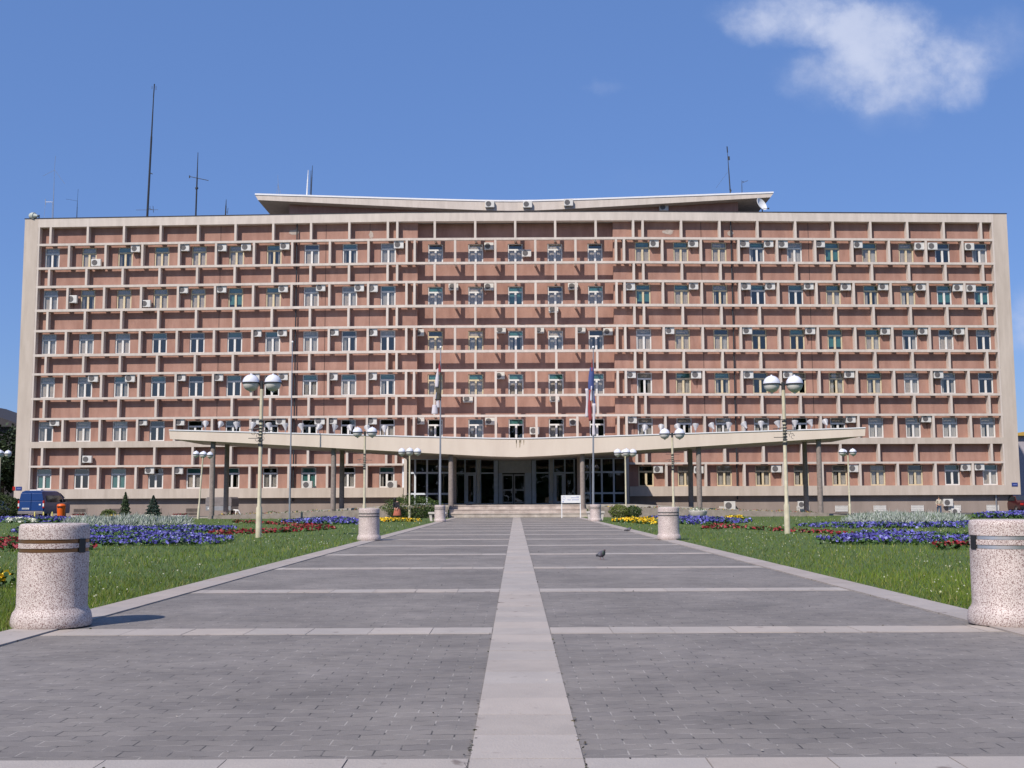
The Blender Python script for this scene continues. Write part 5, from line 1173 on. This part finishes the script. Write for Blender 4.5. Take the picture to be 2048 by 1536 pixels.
def boy():
    g = P(1879, 1030, 84.0); s = 1.36 / 1.5; o = empty('person', (g.x, 84.0, 0), label='boy in a pale top and blue jeans walking along the plinth', cat='person')
    S = lambda *p: tuple(v * s for v in p)
    pts = [S(0, 0, .78), S(0, 0, .98), S(0, -.01, 1.16), S(0, 0, 1.24), S(0, -.02, 1.30), S(0, -.03, 1.40), S(0, -.02, 1.49),
           S(-.08, 0, .72), S(-.11, .06, .40), S(-.11, .16, .07), S(-.11, .04, .035), S(.08, 0, .72), S(.10, -.07, .40), S(.10, -.05, .06), S(.10, -.18, .035),
           S(-.15, 0, 1.17), S(-.23, .03, .95), S(-.22, -.06, .75), S(.15, 0, 1.17), S(.25, .02, .96), S(.31, -.05, .77)]
    ed = [(0, 1), (1, 2), (2, 3), (3, 4), (4, 5), (5, 6), (0, 7), (7, 8), (8, 9), (9, 10), (0, 11), (11, 12), (12, 13), (13, 14), (2, 15), (15, 16), (16, 17), (2, 18), (18, 19), (19, 20)]
    rd = [.10, .10, .11, .05, .05, .085, .07, .08, .058, .04, .035, .08, .058, .04, .035, .055, .038, .028, .055, .038, .028]; rd = [r * s for r in rd]
    for w, d in ((17, (0.02, -.3, -1)), (20, (.2, -.2, -1))):
        hp, he, hr = hand(pts[w], d, pts, s * .85); n0 = len(pts); pts += [tuple(v) for v in hp]; ed += [(w, n0)] + [(n0 + a, n0 + b) for a, b in he]; rd += hr
    skin_mesh('body', pts, ed, rd, M['skin'], o)
    skin_mesh('shirt', [S(0, 0, .80), S(0, 0, .98), S(0, -.01, 1.15), S(-.15, 0, 1.17), S(-.23, .03, .95), S(-.225, -.04, .80), S(.15, 0, 1.17), S(.25, .02, .96), S(.30, -.04, .81)], [(0, 1), (1, 2), (2, 3), (3, 4), (4, 5), (2, 6), (6, 7), (7, 8)], [.135 * s, .125 * s, .13 * s, .07 * s, .055 * s, .045 * s, .07 * s, .055 * s, .045 * s], M['cshirt'], o)
    skin_mesh('trousers', [S(0, 0, .80), S(-.08, 0, .70), S(-.11, .06, .40), S(-.11, .155, .10), S(.08, 0, .70), S(.10, -.07, .40), S(.10, -.05, .09)], [(0, 1), (1, 2), (2, 3), (0, 4), (4, 5), (5, 6)], [.12 * s, .10 * s, .075 * s, .06 * s, .10 * s, .075 * s, .06 * s], M['cjeans'], o)
    face(o, S(0, -.03, 1.40), 0.0, s * 1.0, M['hair'])
boy()
def woman():
    g = P(794, 1036, 76.0); o = empty('person', (g.x, 76.0, 0), label='person in black top and rust red skirt stooping by the clipped shrub', cat='person')
    pts = [(.02, 0, .72), (.0, .02, .92), (-.06, .0, 1.10), (-.11, -.03, 1.18), (-.13, -.06, 1.21), (-.16, -.08, 1.27), (-.17, -.09, 1.33),
           (-.09, .02, .66), (-.14, -.04, .38), (-.14, .06, .08), (-.14, -.08, .04), (.13, .0, .66), (.17, .0, .38), (.19, .10, .08), (.22, -.03, .04),
           (-.20, -.02, 1.05), (-.24, -.06, .82), (-.14, -.16, .66), (.08, .02, 1.06), (.14, -.04, .84), (.05, -.18, .68)]
    ed = [(0, 1), (1, 2), (2, 3), (3, 4), (4, 5), (5, 6), (0, 7), (7, 8), (8, 9), (9, 10), (0, 11), (11, 12), (12, 13), (13, 14), (2, 15), (15, 16), (16, 17), (2, 18), (18, 19), (19, 20)]
    rd = [.13, .115, .12, .055, .05, .088, .07, .09, .06, .042, .036, .09, .06, .042, .036, .06, .04, .03, .06, .04, .03]
    for w, d in ((17, (.3, -.8, -.6)), (20, (-.3, -.8, -.6))):
        hp, he, hr = hand(pts[w], d, pts, .9); n0 = len(pts); pts += [tuple(v) for v in hp]; ed += [(w, n0)] + [(n0 + a, n0 + b) for a, b in he]; rd += hr
    skin_mesh('body', pts, ed, rd, M['skin'], o)
    skin_mesh('black_top', [(.02, 0, .66), (0, .02, .92), (-.06, 0, 1.09), (-.19, -.02, 1.05), (-.24, -.06, .82), (-.16, -.14, .70), (.07, .02, 1.06), (.14, -.04, .84), (.07, -.15, .71)], [(0, 1), (1, 2), (2, 3), (3, 4), (4, 5), (2, 6), (6, 7), (7, 8)], [.21, .16, .15, .09, .065, .055, .09, .065, .055], M['ctop'], o)
    MB().lathe([(.15, .68), (.22, .56), (.25, .38), (.30, .22), (.295, .20), (.24, .36), (.13, .66)], 28, (.02, 0, 0)).build('skirt', M['cskirt'], o, smooth=True)
    face(o, (-.16, -.08, 1.27), -.4, 1.0, M['hair'], True)
woman()
# ------------------------------------------------------------------ pigeons
def pigeon(loc, rz, lb, sit=False):
    o = empty('pigeon', loc, rz, lb, 'pigeon', 'pigeons on the path'); o.scale = (.82, .82, .82)
    dz = -.055 if sit else 0
    # one continuous body: tail, back, breast, neck, head, beak along +x
    sec = [(-.20, .085, .008, .030), (-.14, .095, .016, .034), (-.09, .105, .042, .052), (-.03, .118, .066, .068), (.03, .128, .072, .076), (.075, .142, .058, .068), (.10, .165, .040, .048), (.112, .190, .028, .033), (.122, .212, .025, .027), (.140, .216, .018, .018), (.155, .212, .006, .006), (.172, .207, .002, .002)]
    V = []; F = []; C = []; n = 16
    for k, (x, z, ry, rz_) in enumerate(sec):
        for q in range(n):
            t = 2 * pi * q / n; V.append((x, ry * math.cos(t), z + dz + rz_ * math.sin(t)))
            C.append((.03, .03, .035) if k == 0 else (.06, .09, .075) if 6 <= k <= 7 else (.10, .095, .12) if k < 5 else (.07, .055, .08) if k < 9 else (.08, .07, .07))
    for k in range(len(sec) - 1):
        for q in range(n): F.append((k * n + q, k * n + (q + 1) % n, (k + 1) * n + (q + 1) % n, (k + 1) * n + q))
    b = fast_mesh('body', V, F, np.array(C), M['pigeon'], o)
    for p in b.data.polygons: p.use_smooth = True
    for s in (-1, 1):
        W = []; Cw = []
        for u in range(7):
            for v in range(4):
                x = .055 - u * .038; z = .155 - v * .022 * (1 - u / 9) - u * .008; y = s * (.066 + .012 * math.sin(pi * u / 6) - .01 * (v - 1.5) ** 2 * .3 - .007 * u)
                W.append((x, y, z + dz)); Cw.append((.03, .03, .035) if u in (3, 5) else (.14, .14, .16))
        f = [(u * 4 + v, u * 4 + v + 1, (u + 1) * 4 + v + 1, (u + 1) * 4 + v) for u in range(6) for v in range(3)]
        w = fast_mesh('wing', W, f, np.array(Cw), M['pigeon'], o); w.modifiers.new('thick', 'SOLIDIFY').thickness = .008
        if not sit:
            l = MB(); y = s * .028; x0 = .02 + s * .02; l.cyl((.0, y, .075), (x0 - .01, y, .03), .009, .005, 6).cyl((x0 - .01, y, .03), (x0, y, .006), .004, .004, 6)
            for t in (-.5, 0, .5): l.cyl((x0, y, .005), (x0 + .03 * math.cos(t), y + .03 * math.sin(t), .003), .004, .002, 5)
            l.cyl((x0, y, .005), (x0 - .018, y, .003), .004, .002, 5); l.build('leg', M['pink'], o)
        MB().lathe([(0, -.004), (.004, 0), (0, .004)], 8, (.133, s * .0195, .219 + dz)).build('eye', M['orange'], o, smooth=True)
v = G(1203, 1119); pigeon((v.x, v.y, .003), -1.0, 'dark grey pigeon standing on the path right of centre strip')
v = G(1257, 1062.5); pigeon((v.x, v.y, .016), .2, 'dark pigeon crouching on the right kerb stones, farther away', True)
